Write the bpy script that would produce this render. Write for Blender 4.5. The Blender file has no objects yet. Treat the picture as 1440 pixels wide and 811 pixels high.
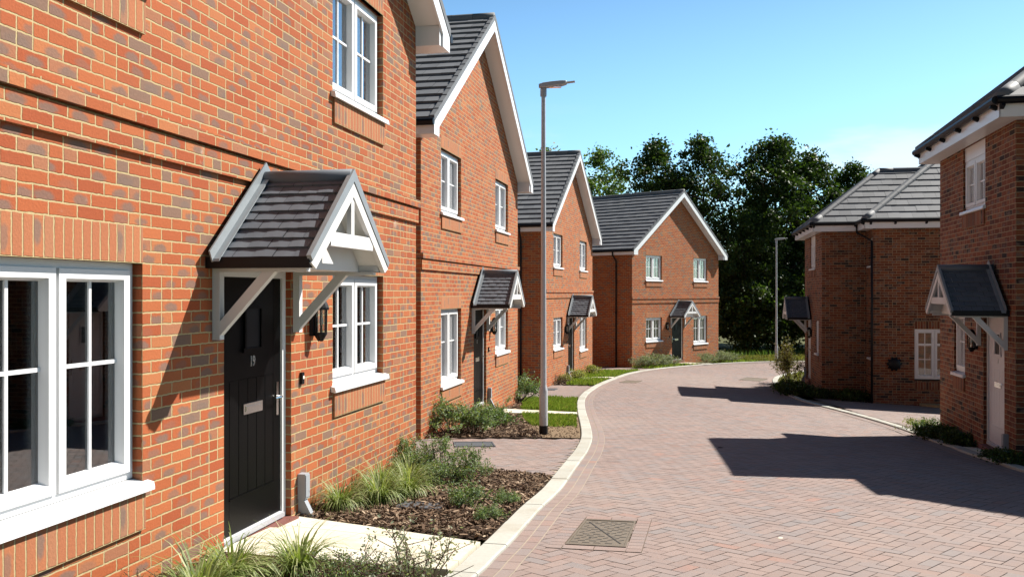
import bpy, math, random
from mathutils import Vector, Matrix, noise
random.seed(7)
R = math.radians
C = bpy.context.scene.collection
ZC = 2.0                                   # camera height above the world origin
SUN = Vector((.87, .469, 1.0)).normalized()

# ------------------------------------------------------------------ ground height
KY = [-30, 0, 5.5, 8, 10.8, 13, 15, 20, 28, 36, 45, 60, 200]
KZ = [-1.4, -1.66, -1.81, -1.92, -2.08, -2.23, -2.37, -2.59, -2.96, -3.13, -3.32, -3.5, -4.4]
def g(X, Y):
    z = KZ[-1]
    if Y <= KY[0]: z = KZ[0]
    else:
        for i in range(len(KY)-1):
            if Y <= KY[i+1]:
                t = (Y-KY[i])/(KY[i+1]-KY[i]); z = KZ[i]+t*(KZ[i+1]-KZ[i]); break
    z -= .05*max(0, min(X, 14)-4.5)*max(0, min(1, (38-Y)/8))
    return z+ZC

# ------------------------------------------------------------------ mesh builder
class MB:
    def __init__(s): s.v=[]; s.f=[]; s.uv={}
    def poly(s, pts, uv=None):
        n=len(s.v); s.v += [tuple(p) for p in pts]; s.f.append(tuple(range(n, n+len(pts))))
        if uv: s.uv[len(s.f)-1]=uv
    def box(s, x0,x1,y0,y1,z0,z1):
        n=len(s.v)
        s.v += [(x0,y0,z0),(x1,y0,z0),(x1,y1,z0),(x0,y1,z0),(x0,y0,z1),(x1,y0,z1),(x1,y1,z1),(x0,y1,z1)]
        s.f += [tuple(n+i for i in q) for q in ((0,3,2,1),(4,5,6,7),(0,1,5,4),(1,2,6,5),(2,3,7,6),(3,0,4,7))]
    def prism(s, base, vec):
        n=len(s.v); k=len(base); vec=Vector(vec)
        s.v += [tuple(p) for p in base]+[tuple(Vector(p)+vec) for p in base]
        s.f.append(tuple(range(n,n+k))[::-1]); s.f.append(tuple(range(n+k,n+2*k)))
        for i in range(k): j=(i+1)%k; s.f.append((n+i,n+j,n+k+j,n+k+i))
    def prism_y(s, xz, y0, y1): s.prism([(x,y0,z) for x,z in xz], (0,y1-y0,0))
    def bar(s, a, b, w, h, up=(0,0,1)):
        a=Vector(a); b=Vector(b); d=(b-a).normalized(); up=Vector(up)
        sd=d.cross(up).normalized(); u=sd.cross(d).normalized()
        s.prism([a+sd*w/2+u*h/2, a-sd*w/2+u*h/2, a-sd*w/2-u*h/2, a+sd*w/2-u*h/2], b-a)
    def tube(s, pts, rads, n=8, cap=True):
        pts=[Vector(p) for p in pts]
        if not hasattr(rads,'__len__'): rads=[rads]*len(pts)
        base=len(s.v); ref=None
        for i,p in enumerate(pts):
            d=(pts[min(i+1,len(pts)-1)]-pts[max(i-1,0)]).normalized()
            if ref is None:
                ref=Vector((1,0,0)) if abs(d.x)<.8 else Vector((0,1,0))
            a=(ref-d*ref.dot(d)).normalized(); b=d.cross(a); ref=a
            for k in range(n):
                t=2*math.pi*k/n; s.v.append(tuple(p+(a*math.cos(t)+b*math.sin(t))*rads[i]))
        for i in range(len(pts)-1):
            for k in range(n):
                k2=(k+1)%n; s.f.append((base+i*n+k,base+i*n+k2,base+(i+1)*n+k2,base+(i+1)*n+k))
        if cap:
            s.f.append(tuple(base+k for k in range(n))[::-1]); q=base+(len(pts)-1)*n; s.f.append(tuple(q+k for k in range(n)))
    def lathe(s, prof, c=(0,0,0), n=16):
        base=len(s.v)
        for r,z in prof:
            for k in range(n):
                t=2*math.pi*k/n; s.v.append((c[0]+r*math.cos(t),c[1]+r*math.sin(t),c[2]+z))
        for i in range(len(prof)-1):
            for k in range(n):
                k2=(k+1)%n; s.f.append((base+i*n+k,base+i*n+k2,base+(i+1)*n+k2,base+(i+1)*n+k))
    def mesh(s, name, mat, smooth=False, uvmode=None):
        m=bpy.data.meshes.new(name); m.from_pydata(s.v,[],s.f); m.update()
        uvl=m.uv_layers.new(name='UVMap'); data=[0.0]*(2*len(m.loops))
        vs=m.vertices
        zmin=min((v[2] for v in s.v),default=0)
        for p in m.polygons:
            cu=s.uv.get(p.index); nx,ny,nz=abs(p.normal.x),abs(p.normal.y),abs(p.normal.z)
            for q,li in enumerate(p.loop_indices):
                if cu: u,w=cu[q]
                else:
                    c=vs[m.loops[li].vertex_index].co
                    if nz>nx and nz>ny: u,w=c.x,c.y
                    elif nx>ny: u,w=c.y,c.z
                    else: u,w=c.x,c.z
                    if uvmode=='soldier':
                        u,w=c.z-zmin, c.x if ny>=nx else c.y
                        if nz>nx and nz>ny: u,w=c.y,c.x
                data[2*li]=u; data[2*li+1]=w
        uvl.data.foreach_set('uv',data)
        if smooth: m.polygons.foreach_set('use_smooth',[True]*len(m.polygons))
        m.materials.append(mat)
        return m
    def build(s, name, mat, parent=None, loc=None, smooth=False, uvmode=None, rot=None):
        o=bpy.data.objects.new(name, s.mesh(name,mat,smooth,uvmode)); C.objects.link(o)
        if parent: o.parent=parent
        if loc: o.location=loc
        if rot: o.rotation_euler=rot
        return o

def tag(o, label=None, cat=None, group=None, kind=None):
    if label: o['label']=label
    if cat: o['category']=cat
    if group: o['group']=group
    if kind: o['kind']=kind
    return o
def empty(name, loc, rz=0, **k):
    o=bpy.data.objects.new(name,None); C.objects.link(o); o.location=loc; o.rotation_euler=(0,0,rz)
    o.empty_display_size=.2
    return tag(o,**k)
def dup(o, parent=None):
    c=o.copy(); C.objects.link(c); c.parent=parent
    for ch in list(o.children): dup(ch, c)
    return c

# ------------------------------------------------------------------ materials
def nt(name):
    m=bpy.data.materials.new(name); m.use_nodes=True; t=m.node_tree; t.nodes.clear()
    out=t.nodes.new('ShaderNodeOutputMaterial'); b=t.nodes.new('ShaderNodeBsdfPrincipled')
    t.links.new(b.outputs[0],out.inputs[0]); return m,t,b,out
def N(t,typ,**k):
    n=t.nodes.new(typ)
    for a,b in k.items(): setattr(n,a,b)
    return n
def mth(t,op,a,b=None,c=None):
    n=t.nodes.new('ShaderNodeMath'); n.operation=op
    for i,x in enumerate((a,b,c)):
        if x is None: continue
        if isinstance(x,(int,float)): n.inputs[i].default_value=x
        else: t.links.new(x,n.inputs[i])
    return n.outputs[0]
def mapr(t,x,a,b,c=0,d=1,smooth=True):
    n=t.nodes.new('ShaderNodeMapRange'); n.interpolation_type='SMOOTHSTEP' if smooth else 'LINEAR'
    t.links.new(x,n.inputs[0])
    for i,q in enumerate((a,b,c,d)): n.inputs[1+i].default_value=q
    return n.outputs[0]
def mixc(t,f,a,b,mode='MIX'):
    n=t.nodes.new('ShaderNodeMix'); n.data_type='RGBA'; n.blend_type=mode
    for s,x in ((n.inputs[0],f),(n.inputs[6],a),(n.inputs[7],b)):
        if isinstance(x,(int,float)): s.default_value=x
        elif isinstance(x,tuple): s.default_value=x if len(x)==4 else x+(1,)
        else: t.links.new(x,s)
    return n.outputs[2]
def ramp(t,x,stops,const=False):
    n=t.nodes.new('ShaderNodeValToRGB'); e=n.color_ramp.elements
    if const: n.color_ramp.interpolation='CONSTANT'
    while len(e)<len(stops): e.new(.5)
    for q,(p,c) in zip(e,stops): q.position=p; q.color=c+(1,)
    t.links.new(x,n.inputs[0]); return n.outputs[0]
def comb(t,x,y,z=0.0):
    n=t.nodes.new('ShaderNodeCombineXYZ')
    for i,q in enumerate((x,y,z)):
        if isinstance(q,(int,float)): n.inputs[i].default_value=q
        else: t.links.new(q,n.inputs[i])
    return n.outputs[0]
def noise_n(t,vec,scale,detail=2,rough=.5):
    n=t.nodes.new('ShaderNodeTexNoise'); n.inputs['Scale'].default_value=scale; n.inputs['Detail'].default_value=detail
    n.inputs['Roughness'].default_value=rough
    if vec: t.links.new(vec,n.inputs['Vector'])
    return n
def bump(t,b,h,dist,strength=1.0):
    n=t.nodes.new('ShaderNodeBump'); n.inputs['Distance'].default_value=dist; n.inputs['Strength'].default_value=strength
    t.links.new(h,n.inputs['Height']); t.links.new(n.outputs[0],b.inputs['Normal'])

def brick_mat(name, stagger=True, pink=0.0, dark=False):
    m,t,b,_=nt(name)
    uv=N(t,'ShaderNodeUVMap').outputs[0]; geo=N(t,'ShaderNodeNewGeometry')
    nz=noise_n(t,uv,26,2); off=N(t,'ShaderNodeVectorMath',operation='SUBTRACT'); t.links.new(nz.outputs['Color'],off.inputs[0]); off.inputs[1].default_value=(.5,.5,.5)
    sc=N(t,'ShaderNodeVectorMath',operation='SCALE'); t.links.new(off.outputs[0],sc.inputs[0]); sc.inputs['Scale'].default_value=.0115
    ad=N(t,'ShaderNodeVectorMath',operation='ADD'); t.links.new(uv,ad.inputs[0]); t.links.new(sc.outputs[0],ad.inputs[1])
    sx=N(t,'ShaderNodeSeparateXYZ'); t.links.new(ad.outputs[0],sx.inputs[0]); u,v=sx.outputs[0],sx.outputs[1]
    vr=mth(t,'DIVIDE',v,.075); r=mth(t,'FLOOR',vr); fv=mth(t,'SUBTRACT',vr,r)
    ur=mth(t,'DIVIDE',u,.225)
    if stagger: ur=mth(t,'ADD',ur,mth(t,'MULTIPLY',mth(t,'FLOORED_MODULO',r,2.0),.5))
    c=mth(t,'FLOOR',ur); fu=mth(t,'SUBTRACT',ur,c)
    wn0=N(t,'ShaderNodeTexWhiteNoise',noise_dimensions='3D'); t.links.new(comb(t,c,r,2.0),wn0.inputs['Vector'])
    # some stretchers are two headers
    wr=N(t,'ShaderNodeSeparateColor'); t.links.new(wn0.outputs['Color'],wr.inputs[0])
    w2=mth(t,'GREATER_THAN',wr.outputs[0],.86 if stagger else 2.0)
    half=mth(t,'MULTIPLY',mth(t,'GREATER_THAN',fu,.5),w2)
    dmid=mth(t,'ADD',mth(t,'ABSOLUTE',mth(t,'SUBTRACT',fu,.5)),mth(t,'MULTIPLY',mth(t,'SUBTRACT',1.0,w2),1.0))
    wn=N(t,'ShaderNodeTexWhiteNoise',noise_dimensions='3D'); t.links.new(comb(t,mth(t,'ADD',c,mth(t,'MULTIPLY',half,.37)),r,5.0),wn.inputs['Vector'])
    wc=N(t,'ShaderNodeSeparateColor'); t.links.new(wn.outputs['Color'],wc.inputs[0])
    du=mth(t,'MULTIPLY',mth(t,'MINIMUM',mth(t,'MINIMUM',fu,mth(t,'SUBTRACT',1.0,fu)),dmid),.225)
    dv=mth(t,'MULTIPLY',mth(t,'MINIMUM',fv,mth(t,'SUBTRACT',1.0,fv)),.075)
    d=mth(t,'MINIMUM',du,dv)
    mask=mapr(t,d,.0040,.0068)
    p=pink
    def pk(cc): return tuple(a*(1-p)+q*p for a,q in zip(cc,(.43,.19,.10)))
    base=ramp(t,wc.outputs[0],[(0,pk((.36,.088,.034))),(.18,pk((.405,.112,.042))),(.42,pk((.43,.130,.049))),(.62,pk((.385,.103,.040))),(.78,pk((.44,.158,.064))),(.87,pk((.355,.148,.080))),(.94,pk((.235,.14,.10)))],True)
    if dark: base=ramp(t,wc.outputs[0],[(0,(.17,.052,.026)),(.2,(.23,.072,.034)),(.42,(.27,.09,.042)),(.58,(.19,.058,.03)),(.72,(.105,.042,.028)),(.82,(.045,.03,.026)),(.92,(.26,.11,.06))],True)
    # burnt patches on the face
    bn=noise_n(t,uv,9,3,.6)
    cx=mth(t,'SUBTRACT',fu,mth(t,'ADD',.3,mth(t,'MULTIPLY',wc.outputs[2],.4)))
    ex=mth(t,'DIVIDE',cx,.34); ey=mth(t,'DIVIDE',mth(t,'SUBTRACT',fv,.32),.45)
    rad=mth(t,'SQRT',mth(t,'ADD',mth(t,'MULTIPLY',ex,ex),mth(t,'MULTIPLY',ey,ey)))
    rad=mth(t,'ADD',rad,mth(t,'MULTIPLY',mth(t,'SUBTRACT',bn.outputs[0],.5),1.6))
    blot=mth(t,'MULTIPLY',mapr(t,rad,1.15,.55),mapr(t,wc.outputs[1],.45,.75))
    col=mixc(t,mth(t,'MULTIPLY',blot,.85),base,(.20,.135,.108))
    fn=noise_n(t,uv,60,4,.65)
    col=mixc(t,.55,col,mixc(t,fn.outputs[0],(.35,.35,.35),(.68,.66,.62)),'OVERLAY')
    jit=mapr(t,wc.outputs[2],0,1,.42,.58,False); col=mixc(t,.25,col,comb(t,jit,jit,jit),'OVERLAY')
    ln=noise_n(t,uv,.55,3,.55)
    col=mixc(t,.5,col,mixc(t,ln.outputs[0],(.40,.38,.38),(.60,.61,.60)),'OVERLAY')
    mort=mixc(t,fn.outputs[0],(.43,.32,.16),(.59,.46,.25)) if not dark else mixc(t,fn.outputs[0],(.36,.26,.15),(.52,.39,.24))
    # lime bloom
    en=noise_n(t,uv,2.3,4,.7); spot=mth(t,'MULTIPLY',mapr(t,en.outputs[0],.66,.74),.5)
    col=mixc(t,mask,mort,col); col=mixc(t,spot,col,(.62,.52,.42))
    t.links.new(col,b.inputs['Base Color']); b.inputs['Roughness'].default_value=.88; b.inputs['Specular IOR Level'].default_value=.25
    h=mth(t,'ADD',mask,mth(t,'MULTIPLY',fn.outputs[0],.35))
    bump(t,b,h,.008)
    return m

def plain(name,col,rough=.5,metal=0,spec=.5,var=.0,scale=8,bmp=0,bscale=60):
    m,t,b,_=nt(name); b.inputs['Roughness'].default_value=rough; b.inputs['Metallic'].default_value=metal; b.inputs['Specular IOR Level'].default_value=spec
    tc=N(t,'ShaderNodeTexCoord').outputs['Object']
    if var:
        nz=noise_n(t,tc,scale,4,.6)
        lo=tuple(c*(1-var) for c in col); hi=tuple(min(1,c*(1+var)) for c in col)
        t.links.new(mixc(t,nz.outputs[0],lo,hi),b.inputs['Base Color'])
    else: b.inputs['Base Color'].default_value=col+(1,)
    if bmp:
        n2=noise_n(t,tc,bscale,3,.6); bump(t,b,n2.outputs[0],bmp)
    return m
def island(name,stops,rough=.8,nscale=20,nvar=.3,spec=.3,trans=0,bmp=0,const=False,dirt=None,dirt2=None):
    m,t,b,out=nt(name); b.inputs['Roughness'].default_value=rough; b.inputs['Specular IOR Level'].default_value=spec
    rnd=N(t,'ShaderNodeNewGeometry').outputs['Random Per Island']
    col=ramp(t,rnd,stops,const)
    tc=N(t,'ShaderNodeTexCoord').outputs['Object']
    if nvar:
        nz=noise_n(t,tc,nscale,4,.65); v=.5
        col=mixc(t,nvar*2,col,mixc(t,nz.outputs[0],(.3,.3,.3),(.7,.7,.7)),'OVERLAY')
        if bmp: bump(t,b,nz.outputs[0],bmp)
    if dirt2:
        d=noise_n(t,tc,dirt2[0],3,.6); col=mixc(t,mth(t,'MULTIPLY',mapr(t,d.outputs[0],.52,.78),dirt2[2]),col,dirt2[1])
        d=noise_n(t,tc,.16,3,.55); col=mixc(t,mth(t,'MULTIPLY',mapr(t,d.outputs[0],.48,.70),.35),col,(.36,.29,.25))
    if dirt:
        d=noise_n(t,tc,dirt[0],4,.6); col=mixc(t,mth(t,'MULTIPLY',mapr(t,d.outputs[0],.45,.75),dirt[2]),col,dirt[1])
    t.links.new(col,b.inputs['Base Color'])
    if trans:
        tr=N(t,'ShaderNodeBsdfTranslucent'); t.links.new(mixc(t,1.0,col,(1.35,1.5,.6),'MULTIPLY'),tr.inputs[0])
        mx=N(t,'ShaderNodeMixShader'); mx.inputs[0].default_value=trans
        t.links.new(b.outputs[0],mx.inputs[1]); t.links.new(tr.outputs[0],mx.inputs[2]); t.links.new(mx.outputs[0],out.inputs[0])
    return m

M={}
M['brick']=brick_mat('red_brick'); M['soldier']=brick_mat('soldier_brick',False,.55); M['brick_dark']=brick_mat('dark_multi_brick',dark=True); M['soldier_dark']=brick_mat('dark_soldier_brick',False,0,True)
M['tile']=island('slate_grey_tile',[(0,(.135,.14,.15)),(.5,(.16,.165,.175)),(1,(.19,.195,.205))],.62,3,.2,.4,dirt=(1.2,(.22,.22,.21),.35))
M['tile_small']=island('dark_canopy_tile',[(0,(.112,.13,.155)),(.5,(.132,.15,.176)),(1,(.15,.17,.196))],.6,5,.2,.4)
M['ridge']=island('ridge_tile',[(0,(.15,.155,.165)),(1,(.19,.195,.2))],.65,4,.2,.3)
M['deck']=plain('roof_underlay',(.012,.012,.014),.9)
M['white']=plain('white_upvc',(.87,.87,.87),.28,0,.5,.03,2)
M['paint']=plain('white_painted_timber',(.78,.77,.75),.5,0,.4,.05,5)
M['black_door']=plain('black_door_skin',(.003,.003,.0034),.36,0,.12,.2,30,.0012,90)
M['white_door']=plain('white_door_skin',(.76,.74,.76),.35,0,.5,.03,9)
M['blackp']=plain('black_plastic',(.008,.008,.010),.45,0,.25)
M['lead']=plain('lead_flashing',(.30,.33,.35),.5,.2,.5,.15,8)
M['chrome']=plain('chrome',(.75,.75,.74),.16,1)
M['step']=plain('red_step_tile',(.20,.075,.06),.7,0,.4,.2,14)
M['grey_box']=plain('grey_meter_plastic',(.36,.38,.41),.45,0,.4,.05,4)
M['curtain']=plain('pale_curtain',(.62,.62,.60),.85,0,.2,.08,6)
M['room']=plain('room_plaster',(.42,.41,.39),.8)
M['galv']=plain('galvanised_steel',(.50,.51,.53),.5,.2,.5,.2,22)
M['lampgrey']=plain('lantern_grey',(.40,.41,.43),.45,.2,.5,.08,9)
M['digits']=plain('steel_digits',(.75,.75,.74),.3,.6)
M['slab']=island('cream_paving_slab',[(0,(.66,.60,.46)),(.5,(.72,.67,.53)),(1,(.76,.72,.59))],.85,18,.16,.25,dirt=(3,(.42,.34,.24),.5))
M['kerb']=island('pale_kerb_block',[(0,(.42,.412,.36)),(.5,(.46,.452,.40)),(1,(.50,.49,.435))],.88,30,.22,.25,dirt=(2.2,(.36,.31,.23),.6))
M['paver']=island('red_block_paver',[(0,(.275,.205,.18)),(.22,(.29,.217,.19)),(.45,(.305,.23,.202)),(.66,(.28,.222,.202)),(.86,(.255,.217,.205)),(.94,(.30,.208,.178)),(.98,(.325,.205,.168))],.8,45,.22,.3,const=True,dirt=(2.4,(.235,.205,.20),.55),dirt2=(1.1,(.35,.225,.185),.5),bmp=.001)
M['joint']=plain('sandy_joint',(.14,.105,.08),.95,0,.1,.3,9)
M['sandjoint']=plain('pale_joint',(.40,.33,.26),.95,0,.1,.2,9)
M['iron']=plain('cast_iron',(.19,.155,.115),.6,.2,.4,.3,18)
M['irondark']=plain('cast_iron_recess',(.03,.028,.026),.8)
M['greycover']=plain('grey_cover',(.095,.10,.11),.85,0,.15,.15,20)
M['soil']=plain('bare_soil',(.21,.15,.095),.95,0,.1,.4,9,.012,14)
M['mulchbase']=plain('mulch_bed_soil',(.05,.032,.022),.95,0,.1,.4,20,.02,22)
M['chip']=island('bark_chip',[(0,(.06,.038,.026)),(.3,(.125,.078,.05)),(.6,(.21,.135,.085)),(.85,(.32,.22,.145)),(1,(.47,.36,.25))],.9,60,.2,.2)
M['turfsoil']=plain('turf_soil',(.085,.085,.03),.95,0,.1,.4,6)
M['grass']=island('lawn_blade',[(0,(.125,.185,.032)),(.5,(.18,.25,.05)),(.8,(.25,.30,.08)),(1,(.36,.33,.15))],.6,2,.2,.3,.45)
M['drygrass']=island('dry_verge_blade',[(0,(.16,.15,.06)),(.5,(.24,.21,.09)),(1,(.13,.17,.04))],.7,2,.15,.3,.3)
M['leafdark']=island('tree_leaf',[(0,(.020,.042,.010)),(.45,(.036,.066,.013)),(.8,(.058,.095,.02)),(1,(.09,.135,.028))],.5,.4,.2,.3,.28)
M['leaflight']=island('light_tree_leaf',[(0,(.06,.10,.025)),(.5,(.09,.14,.035)),(1,(.14,.19,.06))],.55,.4,.2,.4,.4)
M['bark']=plain('bark',(.07,.052,.038),.95,0,.1,.4,6,.03,9)
M['twig']=plain('twig',(.09,.05,.035),.9)
M['carex']=island('variegated_blade',[(0,(.14,.19,.045)),(.4,(.20,.26,.075)),(.7,(.32,.36,.14)),(1,(.46,.46,.24))],.5,6,.12,.4,.3)
M['hebe']=island('grey_green_leaf',[(0,(.10,.155,.07)),(.5,(.175,.25,.12)),(.85,(.25,.33,.17)),(1,(.36,.38,.13))],.55,3,.15,.4,.3)
M['green']=island('fresh_green_leaf',[(0,(.05,.10,.025)),(.5,(.085,.15,.04)),(1,(.15,.22,.06))],.55,3,.15,.4,.3)
M['silver']=island('silver_leaf',[(0,(.17,.20,.13)),(.5,(.26,.29,.20)),(1,(.36,.38,.26))],.65,3,.12,.3,.25)
M['yellow']=island('yellow_green_leaf',[(0,(.26,.27,.08)),(.6,(.38,.37,.14)),(1,(.22,.26,.07))],.6,3,.12,.3,.3)
M['brownp']=island('brown_heather',[(0,(.13,.09,.05)),(.6,(.21,.15,.085)),(1,(.17,.17,.07))],.7,3,.12,.3,.2)
M['olive']=island('olive_leaf',[(0,(.10,.10,.03)),(.5,(.17,.15,.05)),(.8,(.22,.17,.07)),(1,(.16,.09,.05))],.6,3,.15,.3,.3)
M['terrain']=plain('rough_grass_ground',(.10,.10,.04),.95,0,.1,.4,.6)
M['sand']=plain('tan_stone',(.42,.31,.17),.85,0,.2,.15,10)
def glass_mat():
    m,t,b,out=nt('window_glass'); t.nodes.remove(b)
    fr=N(t,'ShaderNodeFresnel'); fr.inputs[0].default_value=1.55
    tr=N(t,'ShaderNodeBsdfTransparent'); tr.inputs[0].default_value=(.80,.84,.84,1)
    gl=N(t,'ShaderNodeBsdfGlossy'); gl.inputs[1].default_value=.0; gl.inputs[0].default_value=(.95,.97,1,1)
    mx=N(t,'ShaderNodeMixShader'); t.links.new(mth(t,'MINIMUM',mth(t,'MULTIPLY',fr.outputs[0],2.5),.95),mx.inputs[0]); t.links.new(tr.outputs[0],mx.inputs[1]); t.links.new(gl.outputs[0],mx.inputs[2])
    t.links.new(mx.outputs[0],out.inputs[0]); return m
M['glass']=glass_mat()

# ------------------------------------------------------------------ polygon helpers
def clip_half(poly, a, b, c):                 # keep a*x+b*y<=c
    out=[]
    for i in range(len(poly)):
        p,q=poly[i],poly[(i+1)%len(poly)]
        dp=a*p[0]+b*p[1]-c; dq=a*q[0]+b*q[1]-c
        if dp<=0: out.append(p)
        if (dp<0)!=(dq<0) and abs(dp-dq)>1e-12:
            t=dp/(dp-dq)
            if 0<t<1 or dp*dq<0: out.append((p[0]+t*(q[0]-p[0]),p[1]+t*(q[1]-p[1])))
    return out
def clip_convex(poly, conv):
    A=sum(conv[i][0]*conv[(i+1)%len(conv)][1]-conv[(i+1)%len(conv)][0]*conv[i][1] for i in range(len(conv)))
    if A<0: conv=conv[::-1]
    for i in range(len(conv)):
        p,q=conv[i],conv[(i+1)%len(conv)]
        a=q[1]-p[1]; b=-(q[0]-p[0]); c=a*p[0]+b*p[1]
        poly=clip_half(poly,a,b,c)
        if len(poly)<3: return []
    return poly
def inside(poly,x,y):
    r=False; j=len(poly)-1
    for i in range(len(poly)):
        xi,yi=poly[i]; xj,yj=poly[j]
        if (yi>y)!=(yj>y) and x<(xj-xi)*(y-yi)/(yj-yi)+xi: r=not r
        j=i
    return r
def drape(mb, poly, dz, step=1.0):
    xs=[p[0] for p in poly]; ys=[p[1] for p in poly]
    yb=sorted(set([min(ys)]+[k for k in KY if min(ys)<k<max(ys)]+[max(ys)]))
    yy=[]
    for a,b in zip(yb,yb[1:]):
        n=max(1,int((b-a)/(step*1.5))); yy+= [a+(b-a)*i/n for i in range(n)]
    yy.append(yb[-1])
    nx=max(1,int((max(xs)-min(xs))/step)); xx=[min(xs)+(max(xs)-min(xs))*i/nx for i in range(nx+1)]
    for j in range(len(yy)-1):
        for i in range(nx):
            c=clip_convex(list(poly),[(xx[i],yy[j]),(xx[i+1],yy[j]),(xx[i+1],yy[j+1]),(xx[i],yy[j+1])])
            if len(c)>2: mb.poly([(x,y,g(x,y)+dz) for x,y in c])
def sheet(name,poly,dz,mat,kind='structure',step=1.0):
    mb=MB(); drape(mb,poly,dz,step); return tag(mb.build(name,mat),kind=kind)

# ------------------------------------------------------------------ roof tiles
def tiles(mb, org, U, V, poly, w, gauge, lift=.035, camber=0.0, deck=None, shift=True):
    """courses of lapped tiles over a convex polygon given in (u along the eave, v up the slope)"""
    org=Vector(org); U=Vector(U).normalized(); V=Vector(V).normalized(); Nn=U.cross(V).normalized()
    if Nn.z<0: Nn=-Nn
    umin=min(p[0] for p in poly); umax=max(p[0] for p in poly); vmax=max(p[1] for p in poly); vmin=min(p[1] for p in poly)
    P=lambda u,v,n: org+U*u+V*v+Nn*n
    k=0; v=vmin
    while v<vmax-.02:
        v1=min(v+gauge,vmax); o=(.5*w if (k%2 and shift) else 0)
        u=umin-o
        while u<umax:
            rect=[(u+.0015,v),(u+w-.0015,v),(u+w-.0015,v1),(u+.0015,v1)]
            c=clip_convex(rect,poly)
            if len(c)>2:
                dl=random.uniform(-.003,.003); th=lambda q:(lift*(1-(q[1]-v)/gauge)+.004+dl)
                if camber and len(c)==4 and abs(c[0][0]-rect[0][0])<1e-6 and abs(c[1][0]-rect[1][0])<1e-6:
                    um=u+w/2
                    A=P(u+.0015,v,lift+.004+dl); B=P(um,v,lift+.004+camber+dl); D=P(u+w-.0015,v,lift+.004+dl)
                    E=P(u+w-.0015,v1,.004+dl); F=P(um,v1,.004+camber+dl); G=P(u+.0015,v1,.004+dl)
                    A2=P(u+.0015,v,0); B2=P(um,v,camber*.6); D2=P(u+w-.0015,v,0)
                    n=len(mb.v); mb.v+=[tuple(q) for q in (A,B,D,E,F,G,A2,B2,D2)]
                    mb.f+=[(n,n+1,n+4,n+5),(n+1,n+2,n+3,n+4),(n+6,n+7,n+1,n),(n+7,n+8,n+2,n+1)]
                else:
                    n=len(mb.v); m_=len(c)
                    mb.v+=[tuple(P(q[0],q[1],th(q))) for q in c]; mb.f.append(tuple(range(n,n+m_)))
                    low=[q for q in range(m_) if abs(c[q][1]-v)<1e-6]
                    if len(low)>=2:
                        i,j=low[0],low[-1]; p1,p2=c[i],c[j]; q=len(mb.v)
                        mb.v+=[tuple(P(p1[0],p1[1],-.01)),tuple(P(p2[0],p2[1],-.01))]; mb.f.append((q,q+1,n+j,n+i))
            u+=w
        v+=gauge; k+=1
    if deck is not None: deck.poly([P(u,v,-.012) for u,v in poly])
def ridge_line(mb, a, b, r=.11, seg=.44):
    a=Vector(a); b=Vector(b); L=(b-a).length; n=max(1,round(L/seg)); d=(b-a)/n
    for i in range(n):
        p=a+d*i; q=a+d*(i+1)*1.0
        mb.tube([p, p+d*.992],[r,r*.985],12,cap=(i in (0,n-1)))

# ------------------------------------------------------------------ house parts (local: x along the front, y inwards, z up)
def wall_plane(mb, xs, zs, openings, P):
    """P(a,z) -> point; openings in (a0,a1,z0,z1)"""
    X=sorted(set(xs+[o[k] for o in openings for k in (0,1)])); Z=sorted(set(zs+[o[k] for o in openings for k in (2,3)]))
    for i in range(len(X)-1):
        for j in range(len(Z)-1):
            cx=(X[i]+X[i+1])/2; cz=(Z[j]+Z[j+1])/2
            if any(o[0]<cx<o[1] and o[2]<cz<o[3] for o in openings): continue
            mb.poly([P(X[i],Z[j]),P(X[i+1],Z[j]),P(X[i+1],Z[j+1]),P(X[i],Z[j+1])])
class Frame:
    """a wall plane placed in house-local space: a along the wall, d inwards, z up"""
    def __init__(s, org, ang): s.o=Vector((org[0],org[1],0)); s.a=Vector((math.cos(ang),math.sin(ang),0)); s.i=Vector((-math.sin(ang),math.cos(ang),0)); s.ang=ang
    def __call__(s,a,d,z): return tuple(s.o+s.a*a+s.i*d+Vector((0,0,z)))
    def loc(s): return tuple(s.o)
def place(mb,name,mat,parent,F,**k):
    o=mb.build(name,mat,parent,**k); o.location=F.loc(); o.rotation_euler=(0,0,F.ang); return o
F0=Frame((0,0),0)

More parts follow.
